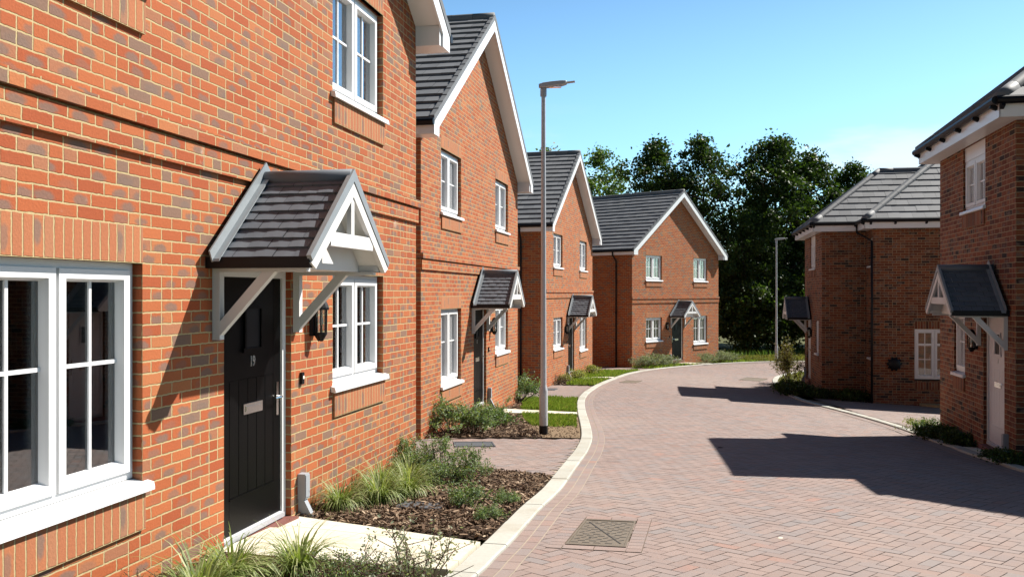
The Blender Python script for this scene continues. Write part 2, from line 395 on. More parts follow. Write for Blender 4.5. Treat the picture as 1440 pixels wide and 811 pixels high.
def make_window(root, F, x0,x1,z0,z1, sashes=2, bar_frac=.5, handle=True, curtains='none', lintel=True, apron=True, recess=.07, flush=False, top_light=False, soldier='soldier'):
    r0=recess; fw=.045
    w=MB(); zb=z0+.045
    w.box(x0,x0+fw,r0,r0+.07,zb,z1); w.box(x1-fw,x1,r0,r0+.07,zb,z1)
    w.box(x0+fw,x1-fw,r0,r0+.07,z1-fw,z1); w.box(x0+fw,x1-fw,r0,r0+.07,zb,zb+fw)
    n=sashes; W=(x1-x0-2*fw)/n
    for i in range(1,n): w.box(x0+fw+W*i-.012,x0+fw+W*i+.012,r0+.003,r0+.068,zb+fw,z1-fw)
    win=place(w,'window',M['white'],root,F)
    for i in range(n):
        a=x0+fw+W*i+(.012 if i else .001); b=x0+fw+W*(i+1)-(.012 if i<n-1 else .001); c=zb+fw+.001; d=z1-fw-.001
        s=MB(); sw=.055; y0=r0-.016; y1=r0+.05
        # sash with inward sloping beads
        s.box(a,a+sw,y0,y1,c,d); s.box(b-sw,b,y0,y1,c,d); s.box(a+sw,b-sw,y0,y1,d-sw,d); s.box(a+sw,b-sw,y0,y1,c,c+sw)
        be=.016; ai,bi,ci,di=a+sw,b-sw,c+sw,d-sw
        for tri in ([(ai,y0+.004,ci),(ai,y1-.012,ci),(ai+be,y1-.012,ci)],): s.prism(tri,(0,0,di-ci))
        s.prism([(bi,y0+.004,ci),(bi-be,y1-.012,ci),(bi,y1-.012,ci)],(0,0,di-ci))
        s.prism([(ai,y0+.004,di),(ai,y1-.012,di-be),(ai,y1-.012,di)],(bi-ai,0,0))
        s.prism([(ai,y0+.004,ci),(ai,y1-.012,ci),(ai,y1-.012,ci+be)],(bi-ai,0,0))
        sash=place(s,'sash',M['white'],win,F0)
        p=MB(); p.box(ai,bi,y1-.012,y1-.006,ci,di); place(p,'pane',M['glass'],win,F0)
        g_=MB(); xm=(ai+bi)/2; zm=ci+(di-ci)*bar_frac; bw=.011
        if top_light:
            zt=ci+(di-ci)*.72
            g_.box(ai,bi,y0+.004,y1-.0135,zt-.03,zt+.03); zm=ci+(zt-ci)*.52
        g_.box(xm-bw,xm+bw,y1-.024,y1-.0125,ci+.002,di-.002); g_.box(ai+.002,xm-bw,y1-.024,y1-.0125,zm-bw,zm+bw); g_.box(xm+bw,bi-.002,y1-.024,y1-.0125,zm-bw,zm+bw)
        place(g_,'glazing_bar',M['white'],win,F0)
        if handle and i==0:
            h=MB(); hx=bi+.002; zm2=(ci+di)/2-.08
            h.tube([(hx-.03,y1-.004,zm2+.06),(hx-.03,y1+.022,zm2+.055),(hx-.045,y1+.026,zm2-.01),(hx-.05,y1+.026,zm2-.10)],.012,8)
            place(h,'handle',M['white'],win,F0,smooth=True)
    if not flush:
        s=MB(); s.prism([(x0+.002,r0+.03,z0-.02),(x0+.002,r0+.03,zb-.002),(x0+.002,r0-.005,zb-.006),(x0+.002,.0,zb-.018),(x0+.002,.0,z0-.02)],(x1-x0-.004,0,0))
        s.prism([(x0-.05,-.002,z0-.022),(x0-.05,-.002,zb-.018),(x0-.05,-.045,zb-.028),(x0-.05,-.052,z0-.012),(x0-.05,-.052,z0-.03),(x0-.05,-.04,z0-.034)],(x1-x0+.10,0,0))
        place(s,'sill',M['white'],win,F0)
    if curtains!='none':
        c=MB(); y=.34
        def drape_c(a,b,za,zt):
            k=max(4,int((b-a)/.03)); pts=[(a+(b-a)*i/k, y+.025*math.sin(i*1.35)+.01*math.sin(i*.51)) for i in range(k+1)]
            for q in range(k): c.poly([(pts[q][0],pts[q][1],za),(pts[q+1][0],pts[q+1][1],za),(pts[q+1][0],pts[q+1][1],zt),(pts[q][0],pts[q][1],zt)])
        if curtains=='pair': drape_c(x0-.1,x0+.30*(x1-x0),z0-.1,z1+.1); drape_c(x1-.30*(x1-x0),x1+.1,z0-.1,z1+.1)
        elif curtains=='right': drape_c(x1-.42*(x1-x0),x1+.12,z0-.1,z1+.1)
        elif curtains=='full': drape_c(x0-.1,x1+.1,z0-.1,z1+.1)
        elif curtains=='slats':
            k=int((x1-x0)/.085)
            for q in range(k):
                xx=x0+(x1-x0)*q/k; c.poly([(xx,.2,z0),(xx+.055,.25,z0),(xx+.055,.25,z1),(xx,.2,z1)])
        place(c,'curtain',M['curtain'],win,F0)
    if lintel:
        l=MB(); l.box(x0,x1,-.003,.05,z1,z1+.225); place(l,'lintel',M[soldier],root,F,uvmode='soldier')
    if apron:
        l=MB(); l.box(x0,x1,-.022,.03,z0-.26,z0-.035); place(l,'apron_panel',M[soldier],root,F,uvmode='soldier')
    return win

def text_part(body,size,parent,loc,mat,rz=0):
    cu=bpy.data.curves.new('door_number','FONT'); cu.body=body; cu.size=size; cu.extrude=.004; cu.align_x='CENTER'
    o=bpy.data.objects.new('door_number',cu); C.objects.link(o); o.parent=parent; o.location=loc; o.rotation_euler=(R(90),0,rz)
    cu.materials.append(mat); bpy.context.view_layer.update(); me=bpy.data.meshes.new_from_object(o.evaluated_get(bpy.context.evaluated_depsgraph_get())); bpy.data.objects.remove(o)
    o=bpy.data.objects.new('door_number',me); C.objects.link(o); o.parent=parent; o.location=loc; o.rotation_euler=(R(90),0,rz); o.scale=(.72,1,1); return o

def make_door(root,F,x0,x1,z1,colour,mirror=False,number=None):
    fr=MB(); r=.05; fw=.06
    TH=.12; fr.box(x0,x0+fw,r,r+.07,TH-.04,z1); fr.box(x1-fw,x1,r,r+.07,TH-.04,z1); fr.box(x0+fw,x1-fw,r,r+.07,z1-fw,z1); fr.box(x0+fw,x1-fw,r+.0,r+.07,TH-.03,TH+.012)
    place(fr,'door_frame',M['white'],root,F)
    sl_=MB(); sl_.box(x0+fw,x1-fw,r-.022,r-.001,TH-.03,TH+.005); place(sl_,'threshold',M['galv'],root,F)
    st=MB(); st.box(x0+.003,x1-.003,-.07,.11,-.3,TH-.042); place(st,'doorstep',M['step'],root,F)
    a,b=x0+fw+.003,x1-fw-.003; c,d=TH+.016,z1-fw-.003; y=r+.022
    leaf=MB(); leaf.box(a,b,y,y+.045,c,d)
    s0,s1=a+.13,b-.13
    # boarded lower panel: raised boards with grooves between, moulding above the kick rail
    zb0,zb1=c+.27,c+1.13; nb=5; bw=(s1-s0)/nb
    for k in range(nb): leaf.box(s0+k*bw+.004,s0+(k+1)*bw-.004,y-.006,y-.0005,zb0,zb1)
    leaf.box(a+.002,s0-.004,y-.006,y-.0005,c+.002,d-.002); leaf.box(s1+.004,b-.002,y-.006,y-.0005,c+.002,d-.002)
    leaf.box(s0-.003,s1+.003,y-.007,y-.0005,c+.002,zb0-.02); leaf.box(s0-.003,s1+.003,y-.012,y-.0005,zb0-.018,zb0-.004)
    leaf.box(s0-.003,s1+.003,y-.005,y-.0005,zb1+.004,d-.002)
    xm=(a+b)/2
    gz0,gz1=1.50,1.80
    for q in ((xm-.14,xm-.115,gz0,gz1),(xm+.115,xm+.14,gz0,gz1),(xm-.14,xm+.14,gz1,gz1+.025),(xm-.16,xm+.16,gz0-.03,gz0)): leaf.box(q[0],q[1],y-.024,y-.006,q[2],q[3])
    door=place(leaf,'door',colour,root,F)
    gl=MB(); gl.box(xm-.114,xm+.114,y-.012,y-.007,gz0+.001,gz1-.001); place(gl,'door_glass',M['blackp'],door,F0)
    lp=MB(); lp.box(xm-.15,xm+.15,y-.016,y-.007,1.0,1.08); lp.box(xm-.12,xm+.12,y-.021,y-.0165,1.02,1.06); place(lp,'letterbox',M['chrome'],door,F0)
    hx=a+.07 if mirror else b-.07; sg=1 if mirror else -1
    h=MB(); h.box(hx-.018,hx+.018,y-.016,y-.007,.93,1.2); h.tube([(hx,y-.016,1.08),(hx,y-.055,1.08),(hx+sg*.03,y-.06,1.08),(hx+sg*.12,y-.058,1.078)],.009,8)
    place(h,'handle',M['chrome'],door,F0)
    if number: text_part(number,.115,door,(xm,y-.008,1.36),M['digits'])
    return door

def make_canopy(root,F,xc,eave=2.155,hw=.72,ridge=2.785,proj=.765):
    rise=ridge-eave; L=math.hypot(hw,rise); t=MB(); dk=MB()
    for sgn in (-1,1):
        # u from the wall outwards, v from eave to ridge
        org=F0((xc+sgn*hw),-.0,eave); 
        U=(0,-1,0); V=(-sgn*hw,0,rise)
        tiles(t,org,U,V,[(.035,0),(proj,0),(proj,L-.03),(.035,L-.03)],.15,L/9.0,.013,.0022,dk)
    can=place(t,'porch_canopy',M['tile_small'],root,F)
    # solid roof body beneath the tiles
    body=MB(); body.prism_y([(xc-hw,eave-.005),(xc+hw,eave-.005),(xc,ridge-.012)],-proj+.215,-.001); place(body,'roof_body',M['deck'],can,F0)
    for sgn in (-1,1):
        e=MB(); x=xc+sgn*hw; e.box(min(x-.02*sgn,x+.035*sgn),max(x-.02*sgn,x+.035*sgn),-proj,-.003,eave-.065,eave+.012)
        place(e,'eave_trim',M['blackp'],can,F0)
    rd=MB(); rd.tube([(xc,-proj-.005,ridge+.005),(xc,-.004,ridge+.005)],.06,12); place(rd,'ridge',M['tile_small'],can,F0,smooth=True)
    for sgn in (-1,1):
        # flashing lying up the wall and over the tiles
        fl=MB(); ux,uz=-sgn*hw/L,rise/L; nx,nz=sgn*rise/L,hw/L
        for (d0,d1,n0,n1) in ((-.072,-.061,.02,.10),(-.12,-.073,.026,.034)):
            p=[(xc+sgn*hw+nx*n0-ux*.06,eave+nz*n0-uz*.06),(xc,ridge+n0*L/hw),(xc,ridge+n1*L/hw),(xc+sgn*hw+nx*n1-ux*.04,eave+nz*n1-uz*.04)]
            fl.prism_y(p,d0,d1)
        for k in range(4):
            q=.1+.26*k; fl.lathe([(0,.004),(.008,.004),(.009,0)],(0,0,0),6) if False else None
        place(fl,'flashing',M['lead'],can,F0)
    for sgn in (-1,1):
        vg=MB(); ux,uz=-sgn*hw/L,rise/L; nx,nz=sgn*rise/L,hw/L
        A=(xc+sgn*hw-ux*.03,eave-uz*.03); B=(xc,ridge+.035)
        vg.prism_y([A,(B[0],B[1]-.065),(B[0],B[1]+.03),(A[0]+nx*.05,A[1]+nz*.05)],-proj-.022,-proj+.012)
        place(vg,'verge',M['lead'],can,F0)
    gf=MB()
    for sgn in (-1,1):
        ux,uz=-sgn*hw/L,rise/L; nx,nz=sgn*rise/L,hw/L
        A=(xc+sgn*hw-ux*.045-nx*.005,eave-uz*.045-nz*.005); bw=.075
        gf.prism_y([A,(xc,ridge-.045),(xc,ridge-.045-bw*L/hw),(A[0]-nx*bw+ux*.03,A[1]-nz*bw+uz*.03)],-proj-.016,-proj+.02)
    zt=eave+.15; xw=hw*(ridge-zt)/rise-.13
    gf.box(xc-xw+.005,xc+xw-.005,-proj-.010,-proj+.03,zt-.05,zt+.05)
    gf.box(xc-.03,xc+.03,-proj-.008,-proj+.028,zt+.05,ridge-.16)
    place(gf,'gable_frame',M['paint'],can,F0)
    pn=MB(); pn.prism_y([(xc-hw+.01,eave-.062),(xc+hw-.01,eave-.062),(xc+hw-.02,eave-.0),(xc,ridge-.03),(xc-hw+.02,eave)],-proj+.19,-proj+.21)
    pn.box(xc-hw+.025,xc+hw-.025,-proj+.211,-.002,eave-.060,eave-.010)
    pn.box(xc-hw+.024,xc-hw+.10,-proj+.03,-proj+.189,eave-.060,eave-.012); pn.box(xc+hw-.10,xc+hw-.024,-proj+.03,-proj+.189,eave-.060,eave-.012)
    for sgn in (-1,1):
        ux,uz=-sgn*hw/L,rise/L; nx,nz=sgn*rise/L,hw/L
        pn.prism_y([(xc+sgn*(hw-.02)-nx*.03,eave-.02-nz*.03),(xc,ridge-.03*L/hw-.02),(xc,ridge-.045*L/hw-.02),(xc+sgn*(hw-.02)-nx*.045,eave-.02-nz*.045)],-proj+.021,-proj+.189)
    place(pn,'soffit',M['paint'],can,F0)
    for sgn in (-1,1):
        x=xc+sgn*(hw-.085); b=MB(); w=.030
        b.box(x-w,x+w,-.058,-.002,eave-.56,eave-.062)
        b.box(x-w,x+w,-proj+.06,-.0585,eave-.088,eave-.063)
        b.prism([(x-w+.003,-.0585,eave-.53),(x-w+.003,-.0585,eave-.43),(x-w+.003,-.375,eave-.0885),(x-w+.003,-.47,eave-.0885)],(2*w-.006,0,0))
        place(b,'bracket',M['paint'],can,F0)
    return can

def wall_lamp(root,F,x,z):
    l=MB(); y=-.09
    l.box(x-.05,x+.05,-.035,-.001,z-.15,z+.075)
    l.tube([(x,-.02,z-.12),(x,-.07,z-.19),(x,y,z-.17)],.012,6)
    l.lathe([(0,-.20),(.018,-.195),(.036,-.16),(.052,-.135),(.052,-.12),(.0,-.12)],(x,y,z),12)
    l.lathe([(.0,.075),(.068,.075),(.068,.095),(.060,.115),(.047,.145),(.024,.165),(0,.17)],(x,y,z),12)
    for k in range(6):
        a=k*math.pi/3+.3; l.tube([(x+.048*math.cos(a),y+.048*math.sin(a),z-.125),(x+.052*math.cos(a),y+.052*math.sin(a),z+.078)],.006,5)
    o=place(l,'wall_lamp',M['blackp'],root,F)
    q=MB(); q.lathe([(.043,-.118),(.046,.074)],(x,y,z),12); place(q,'lamp_glass',M['glass'],o,F0,smooth=True)
    q=MB(); q.lathe([(0,-.06),(.016,-.05),(.022,-.02),(.012,.02),(0,.03)],(x,y,z),8); place(q,'bulb',M['paint'],o,F0,smooth=True)
def meter(root,F,x):
    b=MB(); b.box(x-.042,x+.042,-.07,-.002,.19,.40); b.box(x-.038,x+.038,-.077,-.0705,.205,.39)
    o=place(b,'meter_box',M['grey_box'],root,F)
    p=MB(); p.prism([(x-.03,-.002,-.25),(x-.03,-.17,-.25),(x-.03,-.15,-.0),(x-.03,-.05,.188),(x-.03,-.002,.188)],(.06,0,0)); place(p,'pipe_cover',M['grey_box'],o,F0)
def bell(root,F,x,z=1.2):
    b=MB(); b.box(x-.022,x+.022,-.025,-.001,z-.05,z+.05); o=place(b,'doorbell',M['blackp'],root,F)
    c=MB(); c.box(x-.012,x+.012,-.030,-.0255,z-.005,z+.022); place(c,'button',M['paint'],o,F0)

W=7.875; DEP=9.0; TAN=.662; E0=5.08; OV=.34
LAY_A=dict(wins=[(1.15,2.5,.75,2.1),(5.4,6.75,1.04,2.1),(1.15,2.5,3.75,4.875),(5.4,6.75,3.75,4.875)],door=(3.46,4.54),lamp=4.94,meter=4.70,bell=4.72,shift=-.035)
LAY_B=dict(wins=[(1.125,2.475,1.04,2.1),(5.375,6.725,.75,2.1),(1.125,2.475,3.75,4.875),(5.375,6.725,3.75,4.875)],door=(3.36,4.39),lamp=2.86,meter=3.18,bell=3.16,shift=.0)

def gable_house(X,Y,th,zb,lay,label,curt,number=None,mirror=False,pipe=False):
    root=empty('brick_house',(X,Y,zb+ZC),R(90-th),label=label,cat='house',group='gable fronted brick houses along the pale kerb')
    ops=list(lay['wins']); d0,d1=lay['door']; dop=(d0,d1,-.0,2.1)
    w=MB(); zt=5.12; zbot=-1.0
    wall_plane(w,[0,W],[zbot,zt],ops+[dop],lambda a,z:(a,0,z))
    w.poly([(0,0,zt),(W,0,zt),(W/2,0,zt+W/2*TAN)])
    for a0,a1,z0,z1 in ops+[dop]:
        dd=.10
        w.poly([(a0,0,z0),(a0,dd,z0),(a0,dd,z1),(a0,0,z1)]); w.poly([(a1,0,z0),(a1,0,z1),(a1,dd,z1),(a1,dd,z0)])
        w.poly([(a0,0,z1),(a0,dd,z1),(a1,dd,z1),(a1,0,z1)]); w.poly([(a0,0,z0),(a1,0,z0),(a1,dd,z0),(a0,dd,z0)])
    for x in (0,W): wall_plane(w,[0,DEP],[zbot,5.12],[],lambda a,z,x=x:(x,a,z))
    wall_plane(w,[0,W],[zbot,5.12],[],lambda a,z:(a,DEP,z)); w.poly([(0,DEP,zt),(W,DEP,zt),(W/2,DEP,zt+W/2*TAN)])
    w.build('wall',M['brick'],root)
    s=MB()
    xa,xb=-.02,W+.02
    s.box(xa,xb,-.028,-.001,2.755,2.915); s.box(xa-.012,xb+.012,-.05,-.001,2.935,3.02)
    for x0,x1 in ((-.02,-.001),(W+.001,W+.02)): s.box(x0,x1,-.0005,.11,2.755,2.92); s.box(x0-(.012 if x0<0 else 0),x1+(.012 if x0>0 else 0),-.0005,.11,2.94,3.02)
    s.build('string_course',M['brick'],root)
    # rooms behind the windows
    q=MB()
    q.box(.3,W-.3,.35,6,-.05,-.02); q.box(.3,W-.3,.25,6,2.55,2.7); q.box(.3,W-.3,.25,6,5.0,5.05); q.box(.3,W-.3,4.2,4.25,0,5); q.box(3.05,3.12,.3,4.2,0,5); q.box(4.75,4.85,.3,4.2,0,5)
    q.box(.28,.3,.25,4.2,0,5); q.box(W-.3,W-.28,.25,4.2,0,5)
    q.build('inner_wall',M['room'],root)
    for k,o in enumerate(ops): make_window(root,F0,*o,bar_frac=.52 if o[3]-o[2]<1.2 else .56,curtains=curt[k])
    make_door(root,F0,d0,d1,2.1,M['black_door'],mirror,number)
    make_canopy(root,F0,(d0+d1)/2+lay['shift'])
    wall_lamp(root,F0,lay['lamp'],1.70); meter(root,F0,lay['meter']); bell(root,F0,lay['bell'])
    # roof
    t=MB(); dk=MB(); L=math.hypot(W/2+OV,(W/2+OV)*TAN)
    VG=.30
    for sgn in (-1,1):
        xe=-OV if sgn<0 else W+OV
        tiles(t,(xe,-VG,E0),(0,1,0),(-sgn,0,TAN),[(0,0),(DEP+2*VG,0),(DEP+2*VG,L),(0,L)],.33,L/16,.036,0,dk)
    t.build('roof',M['tile'],root); rf=root.children[-1]
    roofs=[c for c in root.children if c.name.startswith('roof')]; roof=roofs[-1]
    dk.build('roof_underlay',M['deck'],roof)
    za=E0+(W/2+OV)*TAN
    rd=MB(); ridge_line(rd,(W/2,-VG-.01,za+.0),(W/2,DEP+VG,za+.0),.10); rd.build('ridge_tile',M['ridge'],roof,smooth=True)
    sf=MB()
    for yv,(y0,y1) in ((-VG,(-VG-.03,-VG+.05)),(DEP+VG,(DEP+VG-.05,DEP+VG+.03))):
        for sgn in (-1,1):
            vg=MB(); bb=MB()
            fx=(lambda x:x) if sgn<0 else (lambda x:W-x)
            zt_=lambda x:E0+(x+OV)*TAN
            n=18; xs=[-OV-.02+(W/2+OV+.02)*k/n for k in range(n+1)]
            vg.prism_y([(fx(xs[0]),zt_(xs[0])-.045)]+[(fx(W/2),zt_(W/2)-.045)]+[q for k in range(n-1,-1,-1) for q in ((fx(xs[k+1]),zt_(xs[k+1])+.050),(fx(xs[k]),zt_(xs[k])+.064))],y0,y1)
            yb0,yb1=(-VG-.022,-VG+.003) if yv<0 else (DEP+VG-.003,DEP+VG+.022)
            bb.prism_y([(fx(-OV),zt_(-OV)-.05),(fx(W/2),zt_(W/2)-.05),(fx(W/2),zt_(W/2)-.27),(fx(-.06),zt_(-.06)-.27),(fx(-.06),4.84),(fx(-OV),4.84)],yb0,yb1)
            vg.build('verge_cap',M['ridge'],roof); bb.build('bargeboard',M['white'],root)
            if yv<0:
                sf.prism_y([(fx(.0),zt_(0)-.235),(fx(W/2),zt_(W/2)-.235),(fx(W/2),zt_(W/2)-.215),(fx(.0),zt_(0)-.215)],-VG+.004,.012)
                sf.prism_y([(fx(-OV+.003),4.845),(fx(.02),4.845),(fx(.02),zt_(0.02)-.24),(fx(-OV+.003),zt_(-OV)-.055)],-VG+.0035,-.003)
    for sgn in (-1,1):
        xo=-OV if sgn<0 else W+OV-.02; sf.box(xo,xo+.02,-VG+.006,DEP+VG,4.85,E0-.005)
        a,b=(-OV+.021,-.002) if sgn<0 else (W+.002,W+OV-.021); sf.box(a,b,.0,DEP+VG,4.852,4.87)
    sf.build('soffit',M['white'],root)
    gt=MB()
    for sgn in (-1,1):
        xg=-OV-.055 if sgn<0 else W+OV+.055
        gt.tube([(xg,-VG-.03,E0-.055),(xg,DEP+VG,E0-.055)],.056,10)
    gut=gt.build('gutter',M['blackp'],root)
    if pipe:
        p=MB(); y=.75; p.tube([(-OV-.055,y,E0-.1),(-OV-.05,y,4.85),(-.06,y+.04,4.6),(-.055,y+.04,4.4),(-.055,y+.04,-.9)],.034,8)
        p.tube([(-.055,y+.04,2.3),(-.055,y+.04,2.38)],.044,8); p.tube([(-.055,y+.04,4.3),(-.055,y+.04,4.38)],.044,8)
        p.build('downpipe',M['blackp'],root,smooth=True)
    return root

gable_house(-2.766,3.089,11.9,-1.916,LAY_A,'nearest red brick house with black door numbered 19 and white casement windows',['right','slats','none','none'],'19')
gable_house(-1.450,14.463,11.62,-2.369,LAY_A,'red brick house just behind the taller lamp post, with black door and tall curtained window',['pair','pair','none','pair'],'8',pipe=True)
gable_house(1.051,28.65,15.85,-2.898,LAY_B,'brick house behind the lamp post, between the tall curtained windows and the far end house',['pair','pair','pair','none'],None,True,True)
gable_house(5.191,39.30,40.33,-3.170,LAY_B,'far end brick house facing the street bend, dark trees right behind it',['pair','pair','pair','pair'],None,True,True)

# ------------------------------------------------------------------ hipped houses on the other side
def hip_house(fx,fy,th,zb,mirror,label,number=None,gable=False):
    """origin = far street corner, local x towards the camera along the street, y away from the street"""
    root=empty('hipped_brick_house',(fx,fy,zb+ZC),R(270-th),label=label,cat='house',group='hipped brick houses on the shaded side')
    WF=4.09; SB=1.28; WX=WF+1.14; XL=-1.14; D=9.0; ZT=5.0; zbot=-1.2; SO=4.83
    if mirror: wd=(2.75,3.4); dc=1.0; up=(1.45,2.65)
    else: wd=(.94,1.60); dc=3.10; up=(1.50,2.70)
    ops=[(wd[0],wd[1],1.04,2.1),(up[0],up[1],3.75,SO-.002),(dc-.5,dc+.5,0,2.1)]
    w=MB()
    FS=F0                                             # street wall
    FR=Frame((WF,SB),0)                               # short street wall of the rear block
    FC=Frame((WX,SB),R(90))                           # its wall facing the camera
    sops=[(.42,.98,1.04,2.1),(.42,.98,3.75,4.6)]
    cops=[(1.12,2.2,.45,1.93)]
    def wp(F,a0,a1,z1,o):
        wall_plane(w,[a0,a1],[zbot,z1],o,lambda a,z:F(a,0,z))
        for q0,q1,z0,z1_ in o:
            dd=.10
            for qa in (q0,q1): w.poly([F(qa,0,z0),F(qa,dd,z0),F(qa,dd,z1_),F(qa,0,z1_)])
            for z in (z0,z1_): w.poly([F(q0,0,z),F(q1,0,z),F(q1,dd,z),F(q0,dd,z)])
    wp(FS,0,WF,ZT,ops); wp(Frame((WF,0),R(90)),0,SB,ZT,[]); wp(FR,0,WX-WF,ZT,sops); wp(FC,0,D-SB,ZT,cops)
    wp(Frame((0,0),R(90)),0,SB,ZT,[]); wp(Frame((XL,SB),0),0,-XL,ZT,[]); wp(Frame((XL,SB),R(90)),0,D-SB,ZT,[]); wp(Frame((XL,D),0),0,WX-XL,ZT,[])
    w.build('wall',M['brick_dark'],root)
    q=MB(); q.box(.3,WF-.3,.4,5.5,2.55,2.7); q.box(.3,WF-.3,.3,5.5,4.95,4.98); q.box(.3,WF-.3,.4,5.5,-.05,-.02); q.box(.3,WF-.3,3.4,3.45,0,4.9); q.box(2.2,2.25,.3,3.4,0,2.5)
    q.box(WF-.25,WX-.3,3.9,3.95,-.1,4.9); q.box(WF-.3,WF-.25,1.6,8,-.1,4.9)
    q.build('inner_wall',M['room'],root)
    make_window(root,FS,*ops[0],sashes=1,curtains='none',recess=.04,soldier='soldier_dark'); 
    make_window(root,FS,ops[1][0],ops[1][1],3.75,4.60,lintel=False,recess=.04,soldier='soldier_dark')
    p=MB(); p.box(up[0]+.001,up[1]-.001,.03,.09,4.601,SO+.05); place(p,'infill_panel',M['white'],root,FS)
    make_door(root,FS,dc-.5,dc+.5,2.1,M['white_door'],mirror,number); make_canopy(root,FS,dc)
    wall_lamp(root,FS,(dc+.82 if mirror else dc-.82),1.68); meter(root,FS,(dc-.66 if mirror else dc+.66))
    for o in sops: make_window(root,FR,*o,sashes=1,handle=False,lintel=True,soldier='soldier_dark')
    make_window(root,FC,*cops[0],sashes=2,recess=.012,flush=True,top_light=True,soldier='soldier_dark')
    v=MB(); v.lathe([(0,0),(.13,0),(.17,.03),(.17,.07),(.12,.10),(.05,.12),(0,.12)],(0,0,0),18)
    for k in range(10):
        a=k*math.pi/5; v.tube([(.15*math.cos(a),.15*math.sin(a),.05),(.20*math.cos(a),.20*math.sin(a),.03)],.03,6)
    fv=v.build('flue_guard',M['blackp'],root); fv.location=FC(.56,-.002,.92); fv.rotation_euler=(R(90),0,R(90))
    # roofs: two hipped bodies
    E=SO+.27; O=.30; T=.78
    t=MB(); dk=MB(); hp=MB()
    def slope(a,b,inw,poly):
        tiles(t,a,Vector(b)-Vector(a),Vector((inw[0],inw[1],T)),poly,.33,.345,.024,0,dk)
    S=math.sqrt(1+T*T)
    # front block
    x0,x1,y0=-O,WF+O,-O; h=(x1-x0)/2; ye=4.2
    slope((x0,y0,E),(x1,y0,E),(0,1),[(0,0),(2*h,0),(h,h*S)])
    Lf=ye-y0
    slope((x1,y0,E),(x1,ye,E),(-1,0),[(0,0),(Lf,0),(Lf,h*S),(h,h*S)])
    slope((x0,y0,E),(x0,ye,E),(1,0),[(0,0),(Lf,0),(Lf,h*S),(h,h*S)])
    zr=E+h*T
    up_=-.02
    for c,d in (((x1,y0,E+up_),(x0+h,y0+h,zr+up_)),((x0,y0,E+up_),(x0+h,y0+h,zr+up_)),((x0+h,y0+h,zr+up_),(x0+h,ye,zr+up_))): ridge_line(hp,c,d,.10)
    hpf=hp; hp=MB()
    # rear block
    X0,X1,Y0,Y1=XL-O,WX+O,SB-O,D+O; H=(X1-X0)/2; zR=E+H*T
    if gable:
        h2=(Y1-Y0)/2; Ym=Y0+h2; zR=E+h2*T; LX=X1-X0
        slope((X0,Y0,E),(X1,Y0,E),(0,1),[(0,0),(LX,0),(LX,h2*S),(h2,h2*S)])
        slope((X0,Y1,E),(X1,Y1,E),(0,-1),[(0,0),(LX,0),(LX,h2*S),(h2,h2*S)])
        slope((X0,Y0,E),(X0,Y1,E),(1,0),[(0,0),(2*h2,0),(h2,h2*S)])
        lines=(((X0,Y0,E+up_),(X0+h2,Ym,zR+up_)),((X0,Y1,E+up_),(X0+h2,Ym,zR+up_)),((X0+h2,Ym,zR+up_),(X1,Ym,zR+up_)))
        gw=MB(); gw.poly([(WX,SB,ZT),(WX,D,ZT),(WX,Ym,zR-.25)]); gw.build('gable_wall',M['brick_dark'],root)
        for q in (1,-1):
            bw=MB(); ya=Ym-q*h2; bw.prism([(X1-.02,ya,E-.03),(X1-.02,Ym,zR-.03),(X1-.02,Ym,zR-.25),(X1-.02,ya,E-.25)],(.025,0,0)); bw.build('bargeboard',M['white'],root)
            sw=MB(); sw.prism([(WX+.004,ya+q*.3,E-.03+.3*T-.16),(WX+.004,Ym,zR-.19),(WX+.004,Ym,zR-.21),(WX+.004,ya+q*.3,E-.03+.3*T-.18)],(O-.03,0,0)); sw.build('verge_soffit',M['white'],root)
    else:
        slope((X0,Y0,E),(X1,Y0,E),(0,1),[(0,0),(2*H,0),(H,H*S)])
        slope((X0,Y1,E),(X1,Y1,E),(0,-1),[(0,0),(2*H,0),(H,H*S)])
        LL=Y1-Y0
        slope((X1,Y0,E),(X1,Y1,E),(-1,0),[(0,0),(LL,0),(LL-H,H*S),(H,H*S)])
        slope((X0,Y0,E),(X0,Y1,E),(1,0),[(0,0),(LL,0),(LL-H,H*S),(H,H*S)])
        lines=(((X1,Y0,E+up_),(X0+H,Y0+H,zR+up_)),((X0,Y0,E+up_),(X0+H,Y0+H,zR+up_)),((X0+H,Y0+H,zR+up_),(X0+H,Y1-H,zR+up_)),((X1,Y1,E+up_),(X0+H,Y1-H,zR+up_)),((X0,Y1,E+up_),(X0+H,Y1-H,zR+up_)))
    for c,d in lines: ridge_line(hp,c,d,.11)
    roof=t.build('roof',M['tile'],root); dk.build('roof_underlay',M['deck'],roof); hpf.build('hip_tile',M['ridge'],roof,smooth=True); hp.build('hip_tile',M['ridge'],roof,smooth=True)
    sf=MB(); gt=MB()
    runs=[((x0,y0),(x1,y0)),((x1,y0),(x1,Y0)),((x1,Y0),(X1,Y0)),*([] if gable else [((X1,Y0),(X1,Y1))]),((X0,Y1),(X0,Y0)),((X0,Y0),(x0,Y0)),((x0,Y0),(x0,y0))]
